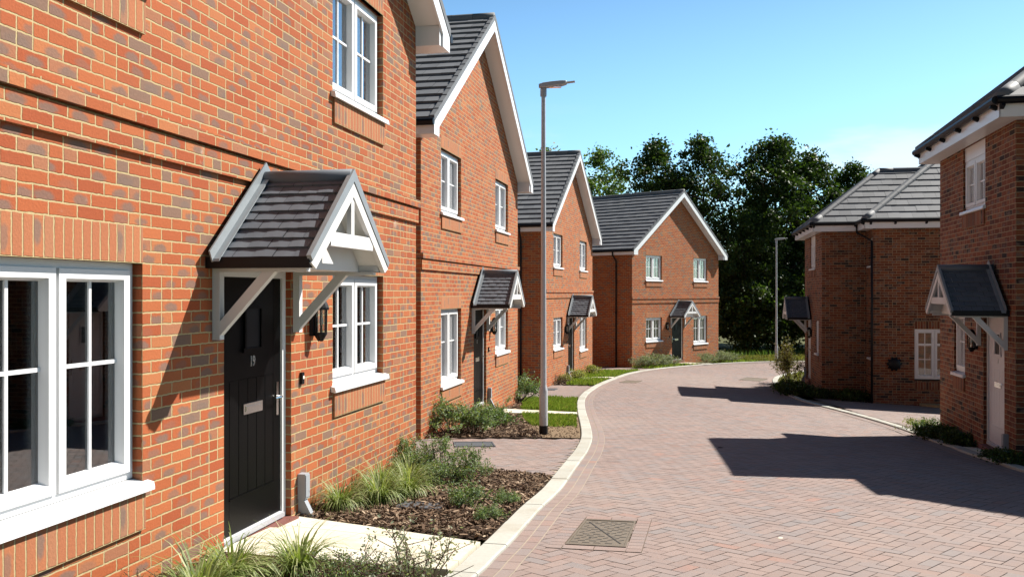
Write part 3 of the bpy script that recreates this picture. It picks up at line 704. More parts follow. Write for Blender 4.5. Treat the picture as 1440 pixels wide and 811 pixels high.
    for (ax,ay),(bx,by) in runs:
        d=Vector((bx-ax,by-ay,0)).normalized(); n=Vector((d.y,-d.x,0))
        A=Vector((ax,ay,0)); B=Vector((bx,by,0))
        A2=A-n*.02; B2=B-n*.02
        sf.prism([A+Vector((0,0,SO+.0)),B+Vector((0,0,SO+.0)),B2+Vector((0,0,SO)),A2+Vector((0,0,SO))],(0,0,.20))
        gt.tube([A+n*.055+Vector((0,0,E-.045))-d*.05,B+n*.055+Vector((0,0,E-.045))+d*.05],.058,10)
        Ln=(B-A).length; k=max(1,int(Ln/.8))
        for i in range(k+1):
            c=A+(B-A)*min(.98,max(.02,i/k))
            gt.bar(c+n*.002+Vector((0,0,E-.14)),c+n*.09+Vector((0,0,E-.10)),.05,.06)
    sf.box(x0+.021,x1-.021,y0+.021,-.003,SO+.004,SO+.018); sf.box(WF+.003,x1-.021,-.003,SB-.32,SO+.004,SO+.018); sf.box(x1-.02,X1-.021,Y0+.021,SB-.003,SO+.004,SO+.018); sf.box(WX+.003,X1-.021,SB-.003,D,SO+.004,SO+.018); sf.box(x0+.021,-.003,-.003,SB-.32,SO+.004,SO+.018); sf.box(X0+.021,x0+.02,Y0+.021,SB-.003,SO+.004,SO+.018); sf.box(X0+.021,XL-.003,SB-.003,D,SO+.004,SO+.018)
    sf.build('soffit',M['white'],root); gt.build('gutter',M['blackp'],root)
    p=MB(); px,py=WX+.05,SB+.05
    p.tube([(x1+.05,Y0-.02,E-.1),(x1+.05,Y0-.02,SO-.05),(WX+.055,SB-.055,SO-.35),(WX+.055,SB-.055,-1.1)],.034,8); p.build('downpipe',M['blackp'],root,smooth=True)
    return root
hip_house(7.867,16.70,11.7,-2.41,False,'shaded brick house at the picture edge with white front door, bracketed canopy and black gutter','1',True)
hip_house(10.25,31.80,11.0,-2.95,True,'farther shaded brick house with hipped grey roof and a black round flue guard')

# ------------------------------------------------------------------ ground, road, kerbs
tb=MB()
gy=sorted(set([-30,-10,0,3]+KY+list(range(4,62))+[70,90,120,160])); gx=[-80,-40,-20,-10,-6,-3,0,2]+list(range(3,25))+[30,50,90]+[4.5]; gx.sort()
for j in range(len(gy)-1):
    for i in range(len(gx)-1):
        tb.poly([(x,y,g(x,y)-.05) for x,y in ((gx[i],gy[j]),(gx[i+1],gy[j]),(gx[i+1],gy[j+1]),(gx[i],gy[j+1]))])
tag(tb.build('terrain',M['terrain']),kind='structure')

KL=[(-1.68,2.1),(-1.05,3.79),(-0.63,4.94),(-0.3,5.88),(-0.22,6.3),(-0.11,6.73),(0.08,7.7),(0.19,8.24),(0.34,8.87),(0.47,9.58),(0.76,11.41),(0.95,12.56),(1.17,14.34),(1.27,15.51),(1.38,17.35),(1.47,19.19),(1.63,21.7),(1.8,23.7),(2.13,26.25),(2.59,28.78),(3.16,30.93),(3.95,33.57),(4.79,36.02),(5.86,37.94),(7.08,39.59),(8.37,41.06),(9.55,42.2),(10.75,43.1),(12.1,43.78),(13.74,44.18),(19.22,44.79),(28.82,45.16)]
KR=[(3.79,-2.1),(4.84,3.68),(5.8,8.21),(6.33,11.26),(6.54,12.17),(6.75,13.34),(7.1,14.53),(7.26,15.69),(7.57,17.28),(7.72,18.5),(7.82,19.61),(7.94,21.1),(8.01,22.64),(8.04,23.73),(8.2,25.7),(8.63,28.08),(8.94,29.91),(9.21,31.42),(9.59,33.27),(10.26,35.12),(11.6,36.98),(13.84,38.56),(17.68,39.66),(29.34,40.29)]
def resample(pts,step,iters=2):
    for _ in range(iters):
        q=[pts[0]]
        for a,b in zip(pts,pts[1:]): q+=[(a[0]*.75+b[0]*.25,a[1]*.75+b[1]*.25),(a[0]*.25+b[0]*.75,a[1]*.25+b[1]*.75)]
        pts=q+[pts[-1]]
    out=[pts[0]]; acc=0
    for a,b in zip(pts,pts[1:]):
        L=math.hypot(b[0]-a[0],b[1]-a[1]); t=step-acc
        while t<=L: out.append((a[0]+(b[0]-a[0])*t/L,a[1]+(b[1]-a[1])*t/L)); t+=step
        acc=(acc+L)%step if L>0 else acc
    return out
def offset(pts,d):
    out=[]
    for i,p in enumerate(pts):
        a=pts[max(0,i-1)]; b=pts[min(len(pts)-1,i+1)]; L=math.hypot(b[0]-a[0],b[1]-a[1]) or 1
        out.append((p[0]+(b[1]-a[1])/L*d,p[1]-(b[0]-a[0])/L*d))
    return out
KLs=resample(KL,.2); KRs=resample(KR,.2)
def kerb(pts,w0,w1,h,name):
    """blocks .8 m long with thin joints; a small bevel along both top edges"""
    mb=MB(); n=4; bvl=.012
    A=offset(pts,w0); B=offset(pts,w1); A1=offset(pts,w0+bvl*(1 if w1>w0 else -1)); B1=offset(pts,w1-bvl*(1 if w1>w0 else -1))
    for k in range(0,len(pts)-n,n):
        idx=list(range(k,k+n+1)); jz=random.uniform(-.002,.002); base=len(mb.v)
        for q,i in enumerate(idx):
            e=.004 if q==0 else (-.004 if q==n else 0)
            def P(l,z):
                p=l[i]; nx=l[min(i+1,len(l)-1)] if e>=0 else l[i-1]; sgn=1 if e>=0 else 1
                ee=abs(e)/.2; x=p[0]+(nx[0]-p[0])*ee; y=p[1]+(nx[1]-p[1])*ee
                return (x,y,g(x,y)+z+jz)
            mb.v+= [P(A,-.08),P(A,h-bvl*.8),P(A1,h),P(B1,h),P(B,h-bvl*.8),P(B,-.08)]
        for q in range(n):
            for c in range(5): mb.f.append((base+q*6+c,base+q*6+c+1,base+(q+1)*6+c+1,base+(q+1)*6+c))
        mb.f.append(tuple(base+c for c in range(6))); mb.f.append(tuple(base+n*6+c for c in range(6))[::-1])
    return tag(mb.build(name,M['kerb']),kind='structure')
kerb(KLs,-.085,.10,.036,'kerb'); kerb(KRs,.09,-.09,.045,'kerb')

def paving(name,poly,ang,dz,border=None,origin=(0,0),holes=()):
    """herringbone block paving of separate 200 x 100 blocks over a bed of joint sand"""
    mb=MB(); ca,sa=math.cos(ang),math.sin(ang); w=.1; j=.0028
    xs=[p[0] for p in poly]; ys=[p[1] for p in poly]
    cs=[((x-origin[0])*ca+(y-origin[1])*sa,-(x-origin[0])*sa+(y-origin[1])*ca) for x in (min(xs),max(xs)) for y in (min(ys),max(ys))]
    i0,i1=int(min(c[0] for c in cs)/w)-2,int(max(c[0] for c in cs)/w)+2; j0,j1=int(min(c[1] for c in cs)/w)-2,int(max(c[1] for c in cs)/w)+2
    # scanline table
    x0,x1,y0,y1=min(xs),max(xs),min(ys),max(ys)
    for b in range(j0,j1):
        for a in range(i0,i1):
            t=(a-b)%4
            if t==0: u0,u1,v0,v1=a*w,(a+2)*w,b*w,(b+1)*w
            elif t==3: u0,u1,v0,v1=a*w,(a+1)*w,b*w,(b+2)*w
            else: continue
            uc,vc=(u0+u1)/2,(v0+v1)/2; xc=origin[0]+uc*ca-vc*sa; yc=origin[1]+uc*sa+vc*ca
            if not (x0<xc<x1 and y0<yc<y1) or not inside(poly,xc,yc): continue
            if any(inside(h,xc,yc) for h in holes): continue
            tl=random.uniform(-.0012,.0012); tl2=random.uniform(-.0012,.0012)
            pts=[]
            for q,(u,v) in enumerate(((u0+j,v0+j),(u1-j,v0+j),(u1-j,v1-j),(u0+j,v1-j))):
                x=origin[0]+u*ca-v*sa; y=origin[1]+u*sa+v*ca; pts.append((x,y,g(x,y)+dz+.006+(tl if q in (0,3) else tl2)))
            mb.poly(pts)
    return tag(mb.build(name,M['paver']),kind='structure')
KLi=offset(KLs,.10); KRi=offset(KRs,-.09)
road_poly=[p for p in KLi if p[1]>1.9]+[p for p in KRi[::-1] if p[1]>1.9]
rp=[p for i,p in enumerate(KLi) if i%4==0]+[p for i,p in enumerate(KRi[::-1]) if i%4==0]
rp=[p for p in rp if p[1]>1.9 and p[0]<20]
rpoly=[(p[0],p[1]) for p in rp]
MH=[(0.395,6.73),(0.62,7.64),(1.03,7.55),(0.83,6.63)]
def grow(poly,k):
    cx=sum(p[0] for p in poly)/len(poly); cy=sum(p[1] for p in poly)/len(poly); return [(cx+(x-cx)*k,cy+(y-cy)*k) for x,y in poly]
sheet('road_bed',rpoly,.0,M['joint'],step=.8)
paving('road',rpoly,R(90-11.9-45+12),.002,holes=[grow(MH,1.06)])
def edge_course(pts,offs,dz,name,mat=None):
    """stretcher rows following the kerb"""
    bed=MB(); mb=MB(); lo,hi=min(offs)-.001,max(offs)+.101
    sgn=1 if offs[0]>=0 else -1
    A=offset(pts,offs[0]); Bq=offset(pts,offs[-1]+.1*sgn)
    for i in range(len(pts)-1):
        bed.poly([(x,y,g(x,y)+dz) for x,y in (A[i],A[i+1],Bq[i+1],Bq[i])])
    for o in offs:
        L0=offset(pts,o+.005*sgn); L1=offset(pts,o+.0945*sgn)
        for i in range(len(pts)-1):
            e=.014
            q=[]
            for (l,i0,i1) in ((L0,i,i+1),(L0,i+1,i),(L1,i+1,i),(L1,i,i+1)):
                x=l[i0][0]*(1-e)+l[i1][0]*e; y=l[i0][1]*(1-e)+l[i1][1]*e; q.append((x,y,g(x,y)+dz+.004))
            mb.poly(q)
    tag(bed.build('road_edge_bed',M['sandjoint']),kind='structure'); tag(mb.build(name,M['paver']),kind='structure')
edge_course([p for p in KLs if p[1]>2 and p[0]<16],[.10,.20],.010,'road_edge')
edge_course([p for p in KRs if p[1]>2 and p[0]<16],[-.09,-.19],.010,'road_edge')

def on_left(pts,y): # x of the kerb at y
    return min(pts,key=lambda p:abs(p[1]-y))
def along(pts,ya,yb,d):
    return [p for p in offset(pts,d) if min(ya,yb)<=p[1]<=max(ya,yb)]
def fr(pt): return pt
# plots on the left, from near to far (house fronts as lines)
def hp(X,Y,th,s,out=0): 
    t=R(th); return (X+s*math.sin(t)+out*math.cos(t),Y+s*math.cos(t)-out*math.sin(t))
H1=lambda s,o=0:hp(-2.766,3.089,11.9,s,o); H2=lambda s,o=0:hp(-1.45,14.463,11.62,s,o); H3=lambda s,o=0:hp(1.051,28.65,15.85,s,o); H4=lambda s,o=0:hp(5.191,39.30,40.33,s,o)
def kl(ya,yb): return along(KLs,ya,yb,-.10)
def kr(ya,yb): return along(KRs,ya,yb,.09)
P_D=H1(3.36); P_A=H1(4.62)
bed0=[H1(-.6),H1(1),P_D]+kl(2.31,5.67)[::-1]
path1=[P_D,P_A]+kl(5.72,6.73)[::-1]
bed1=[P_A,H1(7.875),H1(7.875)]+[(-1.32,11.4)]+kl(6.77,10.0)[::-1]
drive1=[(-1.32,11.41),H1(7.90),(-9,12.6),(-9,16.0),H2(0,-.1),(-1.41,14.65)]+kl(10.05,14.61)[::-1]
bed2=[(-1.4,14.67),H2(0),H2(3.55),(-0.65,19.29)]+[(0.11,19.02),(0.33,16.62),(0.48,14.82)]
soil=[(0.5,14.82),(0.34,16.62),(0.13,18.99)]+kl(14.65,18.58)[::-1]
path2=[(-0.79,19.35),H2(4.55),(-0.53,20.46)]+kl(18.74,19.51)[::-1]
bed3=[H2(4.7),H2(7.875),(0.32,23.94),(0.21,20.35),(-0.51,20.52)]
turf_b=[(0.21,20.35),(0.32,23.99)]+kl(19.57,23.94)[::-1]
drive2=[H2(7.88),(-9,24.2),(-9,30.2),H3(0,-.1),(1.15,29.68)]+kl(23.99,29.42)[::-1]
drive2=[(0.17,24.01)]+drive2[1:]
bed4=[(1.15,29.68),H3(0),H3(3.3),(2.25,32.68),(1.77,29.78)]
turf_c=[(1.77,29.73),(2.25,32.72)]+kl(29.5,32.51)[::-1]
path3=[H3(3.3),H3(4.5)]+kl(32.59,33.28)[::-1]
turf_d=[H3(4.5),H3(7.875),(3.6,36.97)]+kl(33.37,37.04)[::-1]
drive3=[H3(7.9),(-5.91,39.04),(-5.77,44.18),H4(0,-.1),(5.54,38.56)]+kl(37.11,38.33)[::-1]
turf_e=[(5.54,38.64),H4(0),H4(3.2)]+kl(38.4,41.36)[::-1]
path4=[H4(3.25),H4(4.5)]+kl(41.44,42.05)[::-1]
turf_f=[H4(4.5),H4(7.875),(10.95,48.55),(34,53)]+[p for p in offset(KLs,-.1) if p[1]>42.08][::-1]
for nm,pl,mat,dz in (('bed_soil',bed0,'mulchbase',.012),('bed_soil',bed1,'mulchbase',.012),('bed_soil',bed2,'mulchbase',.012),('bed_soil',bed3,'mulchbase',.012),('bed_soil',bed4,'mulchbase',.012),('bare_ground',soil,'soil',.016),
                  ('turf_base',turf_b,'turfsoil',.016),('turf_base',turf_c,'turfsoil',.016),('turf_base',turf_d,'turfsoil',.016),('turf_base',turf_e,'turfsoil',.016),('turf_base',turf_f,'turfsoil',.016)):
    sheet(nm,pl,dz,M[mat])
for pl in (drive1,drive2,drive3):
    sheet('driveway_bed',pl,.006,M['sandjoint'],step=2); paving('driveway',pl,R(12+45) if pl is drive1 else R(18),.008)
def slabs(poly,name='path'):
    """paving slabs clipped to the outline, thin joints, each a slab with thickness"""
    mb=MB(); ang=R(-24); ca,sa=math.cos(ang),math.sin(ang); o=poly[0]
    for i in range(-6,10):
        for j in range(-6,10):
            r=[]
            for u,v in ((i*.6+.004,j*.45+.004),(i*.6+.596,j*.45+.004),(i*.6+.596,j*.45+.446),(i*.6+.004,j*.45+.446)): r.append((o[0]+u*ca-v*sa,o[1]+u*sa+v*ca))
            c=clip_convex(list(poly),r)
            if len(c)>2: mb.prism([(x,y,g(x,y)-.03) for x,y in c],(0,0,.075))
    return tag(mb.build(name,M['slab']),kind='structure')
for pl in (path1,path2,path3,path4): slabs(pl)

# plots on the right
H5=lambda s,o=0:(7.867-.2028*s-.979*o, 16.70-.979*s+.2028*o)      # along R1's street wall towards the camera, out to the street
H6=lambda s,o=0:(10.25-.1908*s-.982*o, 31.80-.982*s+.1908*o)
r_bed1=[H5(-.3),H5(2.45)]+kr(14.45,17.83)
r_path=[H5(2.5),H5(3.7)]+kr(13.34,14.4)
r_bed0=[H5(3.75),H5(8),(6.45,8.09)]+kr(8.09,13.29)
r_drive=[H5(-.35),(16,17.0),(16,29),H6(5.3,-1.35),H6(4.1,-.1),H6(4.3,.3)]+kr(17.89,27.01)
r_bed2=[H6(4.2,.3),H6(4.09),H6(-1.2)]+kr(27.12,33.62)
r_turf=[H6(-1.2),(16,34.5)]+[p for p in offset(KRs,.09) if p[1]>33.05 and p[0]<24][::-1]
for nm,pl,mat,dz in (('bed_soil',r_bed1,'mulchbase',.012),('bed_soil',r_bed0,'mulchbase',.012),('bed_soil',r_bed2,'mulchbase',.012),('turf_base',r_turf,'turfsoil',.014)):
    sheet(nm,pl,dz,M[mat])
sheet('driveway_bed',r_drive,.004,M['sandjoint'],step=2); paving('driveway',r_drive,R(12),.006)
slabs(r_path)
r_drive0=[(6.6,8.3),(7.6,10.4),(16,8.6),(16,2.2)]+kr(2.3,8.05)
sheet('driveway_bed',r_drive0,.004,M['sandjoint'],step=2); paving('driveway',r_drive0,R(12),.006)
mb=MB()
for k in range(9):
    a0=math.pi*(k/9); a1=math.pi*((k+1)/9)
    mb.prism([(.62*math.cos(a0),.62*math.sin(a0)*.8,0),(.62*math.cos(a1),.62*math.sin(a1)*.8,0),(0,0,0)],(0,0,.14))
o=mb.build('stone_step',M['sand']); p=FCs=Vector((12.32,26.02,0)); o.location=(p.x,p.y,g(p.x,p.y)-.02); o.rotation_euler=(0,0,R(180-11)); tag(o,'tan rounded stone step at the foot of the shaded wall beside the window','step')

# ------------------------------------------------------------------ covers
def cover(poly,label,mat,ribs,name='manhole_cover',h=.012,parent_frame=True,group=None):
    c=[sum(p[k] for p in poly)/4 for k in (0,1)]; z0=g(c[0],c[1])
    root=empty(name,(c[0],c[1],z0),0,label=label,cat='cover',group=group)
    L=[(x-c[0],y-c[1]) for x,y in poly]; zz=lambda x,y:g(c[0]+x,c[1]+y)-z0+h
    def gp(k): return [(x*k,y*k) for x,y in L]
    inn=gp(.93); out=gp(1.0)
    m=MB()
    for i in range(4):
        j=(i+1)%4; q=[out[i],out[j],inn[j],inn[i]]; m.prism([(x,y,zz(x,y)-.03) for x,y in q],(0,0,.034))
    m.build('cover_frame',mat,root)
    pl=MB(); pl.prism([(x,y,zz(x,y)-.03) for x,y in gp(.915)],(0,0,.029)); pt=pl.build('cover_plate',mat,root)
    if ribs:
        s=MB(); A,B,Cc,D=[Vector((x,y,0)) for x,y in gp(.86)]
        nu,nv=9,14
        for i in range(nv):
            for j in range(nu):
                if (i+j)%2: continue
                u=(j+.5)/nu; v=(i+.5)/nv
                if abs(u-(1-v)*.9-.05)<.06: continue
                p=A*(1-u)*(1-v)+B*(1-u)*v+Cc*u*v+D*u*(1-v)
                d=Vector((.026,-.006,0)) if (i//2)%2==0 else Vector((.020,.012,0)); n=Vector((-d.y,d.x,0)).normalized()*.0055
                z=zz(p.x,p.y)-.0005
                s.prism([(p+d+n).to_tuple()[:2]+(z,),(p-d+n).to_tuple()[:2]+(z,),(p-d-n).to_tuple()[:2]+(z,),(p+d-n).to_tuple()[:2]+(z,)],(0,0,.0012))
        s.build('tread_pattern',M['irondark'],root)
        k=MB(); a=B*.9; b=D*.9; n=Vector((-(b-a).y,(b-a).x,0)).normalized()*.006; z=zz(0,0)-.0004
        k.prism([((a+n).x,(a+n).y,zz(a.x,a.y)-.0004),((b+n).x,(b+n).y,zz(b.x,b.y)-.0004),((b-n).x,(b-n).y,zz(b.x,b.y)-.0004),((a-n).x,(a-n).y,zz(a.x,a.y)-.0004)],(0,0,.0014))
        for q in ((.28,.7),(.62,.45),(.3,.25),(.75,.75)):
            p=A*(1-q[0])*(1-q[1])+B*(1-q[0])*q[1]+Cc*q[0]*q[1]+D*q[0]*(1-q[1]); k.lathe([(0,.0016),(.012,.0016),(.012,0)],(p.x,p.y,zz(p.x,p.y)-.0004),8)
        k.build('lifting_slot',M['irondark'],root)
    return root
cover(MH,'large patterned iron manhole cover set in the road blocks',M['iron'],True)
def rect_at(cx,cy,a,b,ang):
    t=R(ang); ux,uy=math.sin(t)*a/2,math.cos(t)*a/2; vx,vy=math.cos(t)*b/2,-math.sin(t)*b/2
    return [(cx-ux-vx,cy-uy-vy),(cx+ux-vx,cy+uy-vy),(cx+ux+vx,cy+uy+vy),(cx-ux+vx,cy-uy+vy)]
cover(rect_at(-0.81,8.07,.3,.4,12),'small grey access cover among the bark chips near the door',M['greycover'],False,h=.05)
cover(rect_at(-0.57,13.63,.75,.6,-5),'grey cover on the block driveway between the two nearest houses',M['greycover'],False,h=.022)
cover(rect_at(1.06,27.94,.8,.6,10),'grey cover on the second driveway, past the lamp post',M['greycover'],False,h=.022)
cover(rect_at(4.08,31.19,1.0,.6,20),'brown iron cover in the road close to the pale kerb bend',M['iron'],False,h=.012)
cover(rect_at(9.01,33.9,1.2,.8,30),'worn iron cover in the road far off before the trees',M['iron'],False,h=.012)
cover(rect_at(7.37,16.84,.5,.4,12),'dark iron cover in the shaded road by the light kerb',M['iron'],False,h=.012)

# paver ring around the big cover
mb=MB()
MG=grow(MH,1.03)
bed=MB()
for q in range(4):
    a=Vector(MG[q]); b=Vector(MG[(q+1)%4]); d=(b-a); n=Vector((d.y,-d.x)).normalized(); cen=sum((Vector(p) for p in MG),Vector((0,0)))/4
    if n.dot((a+b)/2-cen)<0: n=-n
    e0=d.normalized()
    if q%2==0: a=a-e0*.12; b=b+e0*.12; d=b-a
    bed.poly([(v.x,v.y,g(v.x,v.y)+.009) for v in (a,b,b+n*.118,a+n*.118)])
    k=max(1,round(d.length/.2)) if q%2 else max(1,round(d.length/.1))
    for i in range(k):
        p=a+d*(i/k)+n*.004; r=a+d*((i+1)/k)+n*.004; e=e0*.003
        mb.poly([(v.x,v.y,g(v.x,v.y)+.013) for v in (p+e,r-e,r-e+n*.11,p+e+n*.11)])
tag(bed.build('road_edge_bed',M['joint']),kind='structure')
tag(mb.build('road_edge',M['paver']),kind='structure')

# ------------------------------------------------------------------ street lamps
def lamp(X,Y,label,rz):
    root=empty('street_lamp',(X,Y,g(X,Y)),rz,label=label,cat='street lamp',group='grey steel street lamps')
    b=MB(); b.lathe([(.074,-.2),(.074,.17),(.0,.17)],n=16); b.build('base_band',M['blackp'],root,smooth=False)
    p=MB(); p.lathe([(.072,.165),(.072,.75),(.068,.77),(.052,.84),(.050,.86),(.042,3.2),(.036,5.72),(.036,5.74),(0,5.74)],n=16); pl=p.build('pole',M['galv'],root,smooth=True)
    dr=MB(); dr.box(-.035,.035,-.0745,-.06,.32,.70); dr.build('service_door',M['galv'],pl)
    h=MB()
    # lantern: spigot collar, flat tapered head, thin outer blade
    h.lathe([(.055,5.70),(.055,5.82),(.045,5.84),(0,5.84)],n=12)
    def loft(secs):
        base=len(h.v)
        for x,w,z0,z1 in secs: h.v+=[(x,-w,z0+.015),(x,-w*.8,z0),(x,w*.8,z0),(x,w,z0+.015),(x,w,z1-.01),(x,w*.7,z1),(x,-w*.7,z1),(x,-w,z1-.01)]
        for i in range(len(secs)-1):
            for k in range(8): h.f.append((base+i*8+k,base+i*8+(k+1)%8,base+(i+1)*8+(k+1)%8,base+(i+1)*8+k))
        h.f.append(tuple(base+k for k in range(8))[::-1]); q=base+(len(secs)-1)*8; h.f.append(tuple(q+k for k in range(8)))
    loft([(-.075,.05,5.845,5.905),(.0,.07,5.84,5.925),(.15,.08,5.85,5.94),(.31,.08,5.87,5.95),(.38,.07,5.89,5.948),(.395,.04,5.90,5.94)])
    loft([(.394,.04,5.905,5.933),(.53,.04,5.92,5.943)])
    hd=h.build('lantern',M['lampgrey'],root)
    q=MB(); q.box(.1,.30,-.055,.055,5.842,5.852); q.build('lens',M['glass'],hd)
    return root
lamp(0.53,15.3,'tall steel lamp post on bare soil beside the pale kerb and lawn',R(-8))
lamp(12.62,43.38,'slim distant lamp post on the dry verge before the dark trees',R(0))

# ------------------------------------------------------------------ vegetation
def leaf_quad(mb,c,s,asp=.5,rnd=random):
    d=Vector((rnd.gauss(0,1),rnd.gauss(0,1),rnd.gauss(0,.8))).normalized(); e=d.cross(Vector((rnd.gauss(0,1),rnd.gauss(0,1),rnd.gauss(0,1)))).normalized()
    a=d*s*.5; b=e*s*asp*.5; n=len(mb.v)
    mb.v+=[tuple(c-a),tuple(c+b),tuple(c+a),tuple(c-b)]; mb.f.append((n,n+1,n+2,n+3))
def tree_meshes(seed,h,rad,clusters,leaves,lsize,mat,base=.22,spread=1.0):
    rnd=random.Random(seed); tr=MB(); cr=MB()
    top=h*.86; pts=[Vector((0,0,-.3))]
    lean=Vector((rnd.uniform(-.05,.05),rnd.uniform(-.05,.05),0))
    for k in range(1,7): pts.append(Vector((lean.x*k*h*.14+rnd.uniform(-.12,.12),lean.y*k*h*.14+rnd.uniform(-.12,.12),top*k/6)))
    r0=.03*h/1.6; tr.tube(pts,[r0*1.25]+[r0*(1-.15*k) for k in range(1,7)],9)
    tips=[]
    for k in range(16):
        z=h*(base+.02+(.8-base)*k/16); a=rnd.uniform(0,6.28); f=(z/h-base)/(1-base)
        rr=rad*(.55+.55*math.sin(math.pi*min(1,f*.9+.12)))*rnd.uniform(.55,.95)
        i=min(5,int(z/top*6)); b0=pts[i].lerp(pts[i+1],min(1,z/top*6-i))
        e=b0+Vector((math.cos(a)*rr,math.sin(a)*rr,rr*rnd.uniform(.35,.8))); m=b0.lerp(e,.5)+Vector((0,0,-.1*rr+rnd.uniform(-.1,.2)))
        tr.tube([b0,m,e],[r0*.42*(1-f*.6),r0*.26*(1-f*.6),r0*.07],6); tips.append(e)
        for _ in range(3):
            q=m.lerp(e,rnd.random()); e2=q+Vector((rnd.uniform(-1,1),rnd.uniform(-1,1),rnd.uniform(.1,.8)))*rr*.35; tr.tube([q,e2],[r0*.1,r0*.03],5); tips.append(e2)
    for c in range(clusters):
        if c<len(tips): ctr=tips[c]
        else:
            # lobed envelope
            th=rnd.uniform(0,6.283); f=rnd.random()**.8; z=h*(base+(1-base)*f)
            env=rad*(math.sin(math.pi*min(1,f*.82+.16))**.7)*(.82+.22*math.sin(3*th+seed)+.16*math.sin(5*th+2*f*6+seed*1.7))
            rr=env*math.sqrt(rnd.uniform(.12,1)); ctr=Vector((math.cos(th)*rr,math.sin(th)*rr,z+rnd.uniform(-.3,.3)))
        cs=rnd.uniform(.45,1.0)*spread
        nl=int(leaves*rnd.uniform(.6,1.3))
        for _ in range(nl):
            v=Vector((rnd.gauss(0,1),rnd.gauss(0,1),rnd.gauss(0,.7)))*cs*.48
            leaf_quad(cr,ctr+v,lsize*rnd.uniform(.7,1.3),.6,rnd)
    return tr.mesh('trunk',M['bark'],True), cr.mesh('crown',mat)
def put_tree(name,meshes,X,Y,s,rz,label,cat='tree',group=None,sz=1.0):
    root=empty(name,(X,Y,g(X,Y)-.05),rz,label=label,cat=cat,group=group)
    for n,m in zip(('trunk','crown'),meshes):
        o=bpy.data.objects.new(n,m); C.objects.link(o); o.parent=root; o.scale=(s,s,s*sz)
    return root
TA=tree_meshes(3,12.5,3.5,330,66,.22,M['leafdark'],.16,.88)
TB=tree_meshes(8,12.8,2.7,250,64,.21,M['leafdark'],.18,.80)
TC=tree_meshes(15,12.0,3.6,350,66,.22,M['leafdark'],.12,.9)
TD=tree_meshes(23,13.0,3.2,170,60,.24,M['leaflight'],.2,.85)
TS=tree_meshes(31,4.2,2.0,120,60,.22,M['leafdark'],.03,.8)
G1='dark broadleaf trees beyond the road end'
put_tree('broadleaf_tree',TB,9.0,57.5,1.02,.4,'round topped dark tree peeking over the far end house roof',group=G1)
put_tree('broadleaf_tree',TB,11.9,57,1.03,2.6,'second dark tree crown, just beside the far end house gable',group=G1)
put_tree('broadleaf_tree',TA,16.3,56,1.03,1.1,'tallest dark leafy tree, above the distant slim lamp post',group=G1)
put_tree('broadleaf_tree',TC,14.0,53.5,.66,3.9,'broad dark tree standing between the end house and distant lamp',group=G1)
put_tree('broadleaf_tree',TC,18.6,56.5,1.0,5.2,'wide dark tree between the distant lamp and the hipped roof',group=G1)
put_tree('broadleaf_tree',TB,21.4,57,.90,4.4,'lower dark tree at the hipped roof eave',group=G1)
put_tree('broadleaf_tree',TA,25.5,56,.78,.2,'dark tree rising behind the hipped roof of the shaded house',group=G1)
put_tree('broadleaf_tree',TA,10.6,60,.56,2.0,'low dark tree between the two round topped crowns',group=G1)
put_tree('broadleaf_tree',TC,17.5,65,.85,.9,'dark tree deeper in the grove behind the tallest one',group=G1)
put_tree('broadleaf_tree',TC,22.8,64,.68,2.4,'dark tree deeper in the grove behind the hipped roof',group=G1)
put_tree('pale_green_tree',TD,7.4,76,1.17,.8,'pale green airy tree rising between two roof slopes')
put_tree('pale_green_tree',TD,3.2,80,1.22,2.8,'top of a pale green tree just showing over a ridge behind the lamp post')
G2='dark undergrowth bushes under the trees'
for k,(x,y,s,rz) in enumerate([(11.6,52.6,.85,0),(13.6,51.6,.9,1.3),(15.3,52.4,1.0,2.2),(17.2,51.8,.9,3.1),(19.0,52.6,1.05,4.4),(21.2,52.2,1.0,5.5),(23.6,53,1.1,.7),(10.6,56,1.1,1.9),(14.6,57.5,1.3,2.9),(17.6,60,1.4,.2),(20.5,59.5,1.4,3.6),(12.5,61,1.3,5.0)]):
    put_tree('bush',TS,x,y,s,rz,'dark leafy bush filling the shade under the trees',cat='bush',group=G2)

def carex_mesh(seed,n,L):
    rnd=random.Random(seed); mb=MB()
    for _ in range(n):
        a=rnd.uniform(0,6.283); l=L*rnd.uniform(.6,1.15); b=Vector((math.cos(a),math.sin(a),0)); st=rnd.uniform(.3,1.05)
        o=b*rnd.uniform(0,.07)+Vector((rnd.uniform(-.03,.03),rnd.uniform(-.03,.03),0)); sd=Vector((-b.y,b.x,0)); w=rnd.uniform(.0045,.009); base=len(mb.v); K=6
        p=o.copy(); ang=R(88)-st*.35
        for k in range(K+1):
            ww=w*(1-(k/K)**2)+.0006; q=sd*ww; mb.v+=[tuple(p-q),tuple(p+q)]
            p=p+(b*math.cos(ang)+Vector((0,0,math.sin(ang))))*l/K; ang-=st*.52*(1.0+.25*k)*.8
        for k in range(K): mb.f.append((base+2*k,base+2*k+1,base+2*k+3,base+2*k+2))
    return mb.mesh('blades',M['carex'])
CX=[carex_mesh(k,300,.56) for k in range(3)]
def put_mesh(name,mesh,X,Y,s,rz,label,cat,group,dz=.0,sz=1.0):
    o=bpy.data.objects.new(name,mesh); C.objects.link(o); o.location=(X,Y,g(X,Y)+dz); o.rotation_euler=(0,0,rz); o.scale=(s,s,s*sz); return tag(o,label,cat,group)
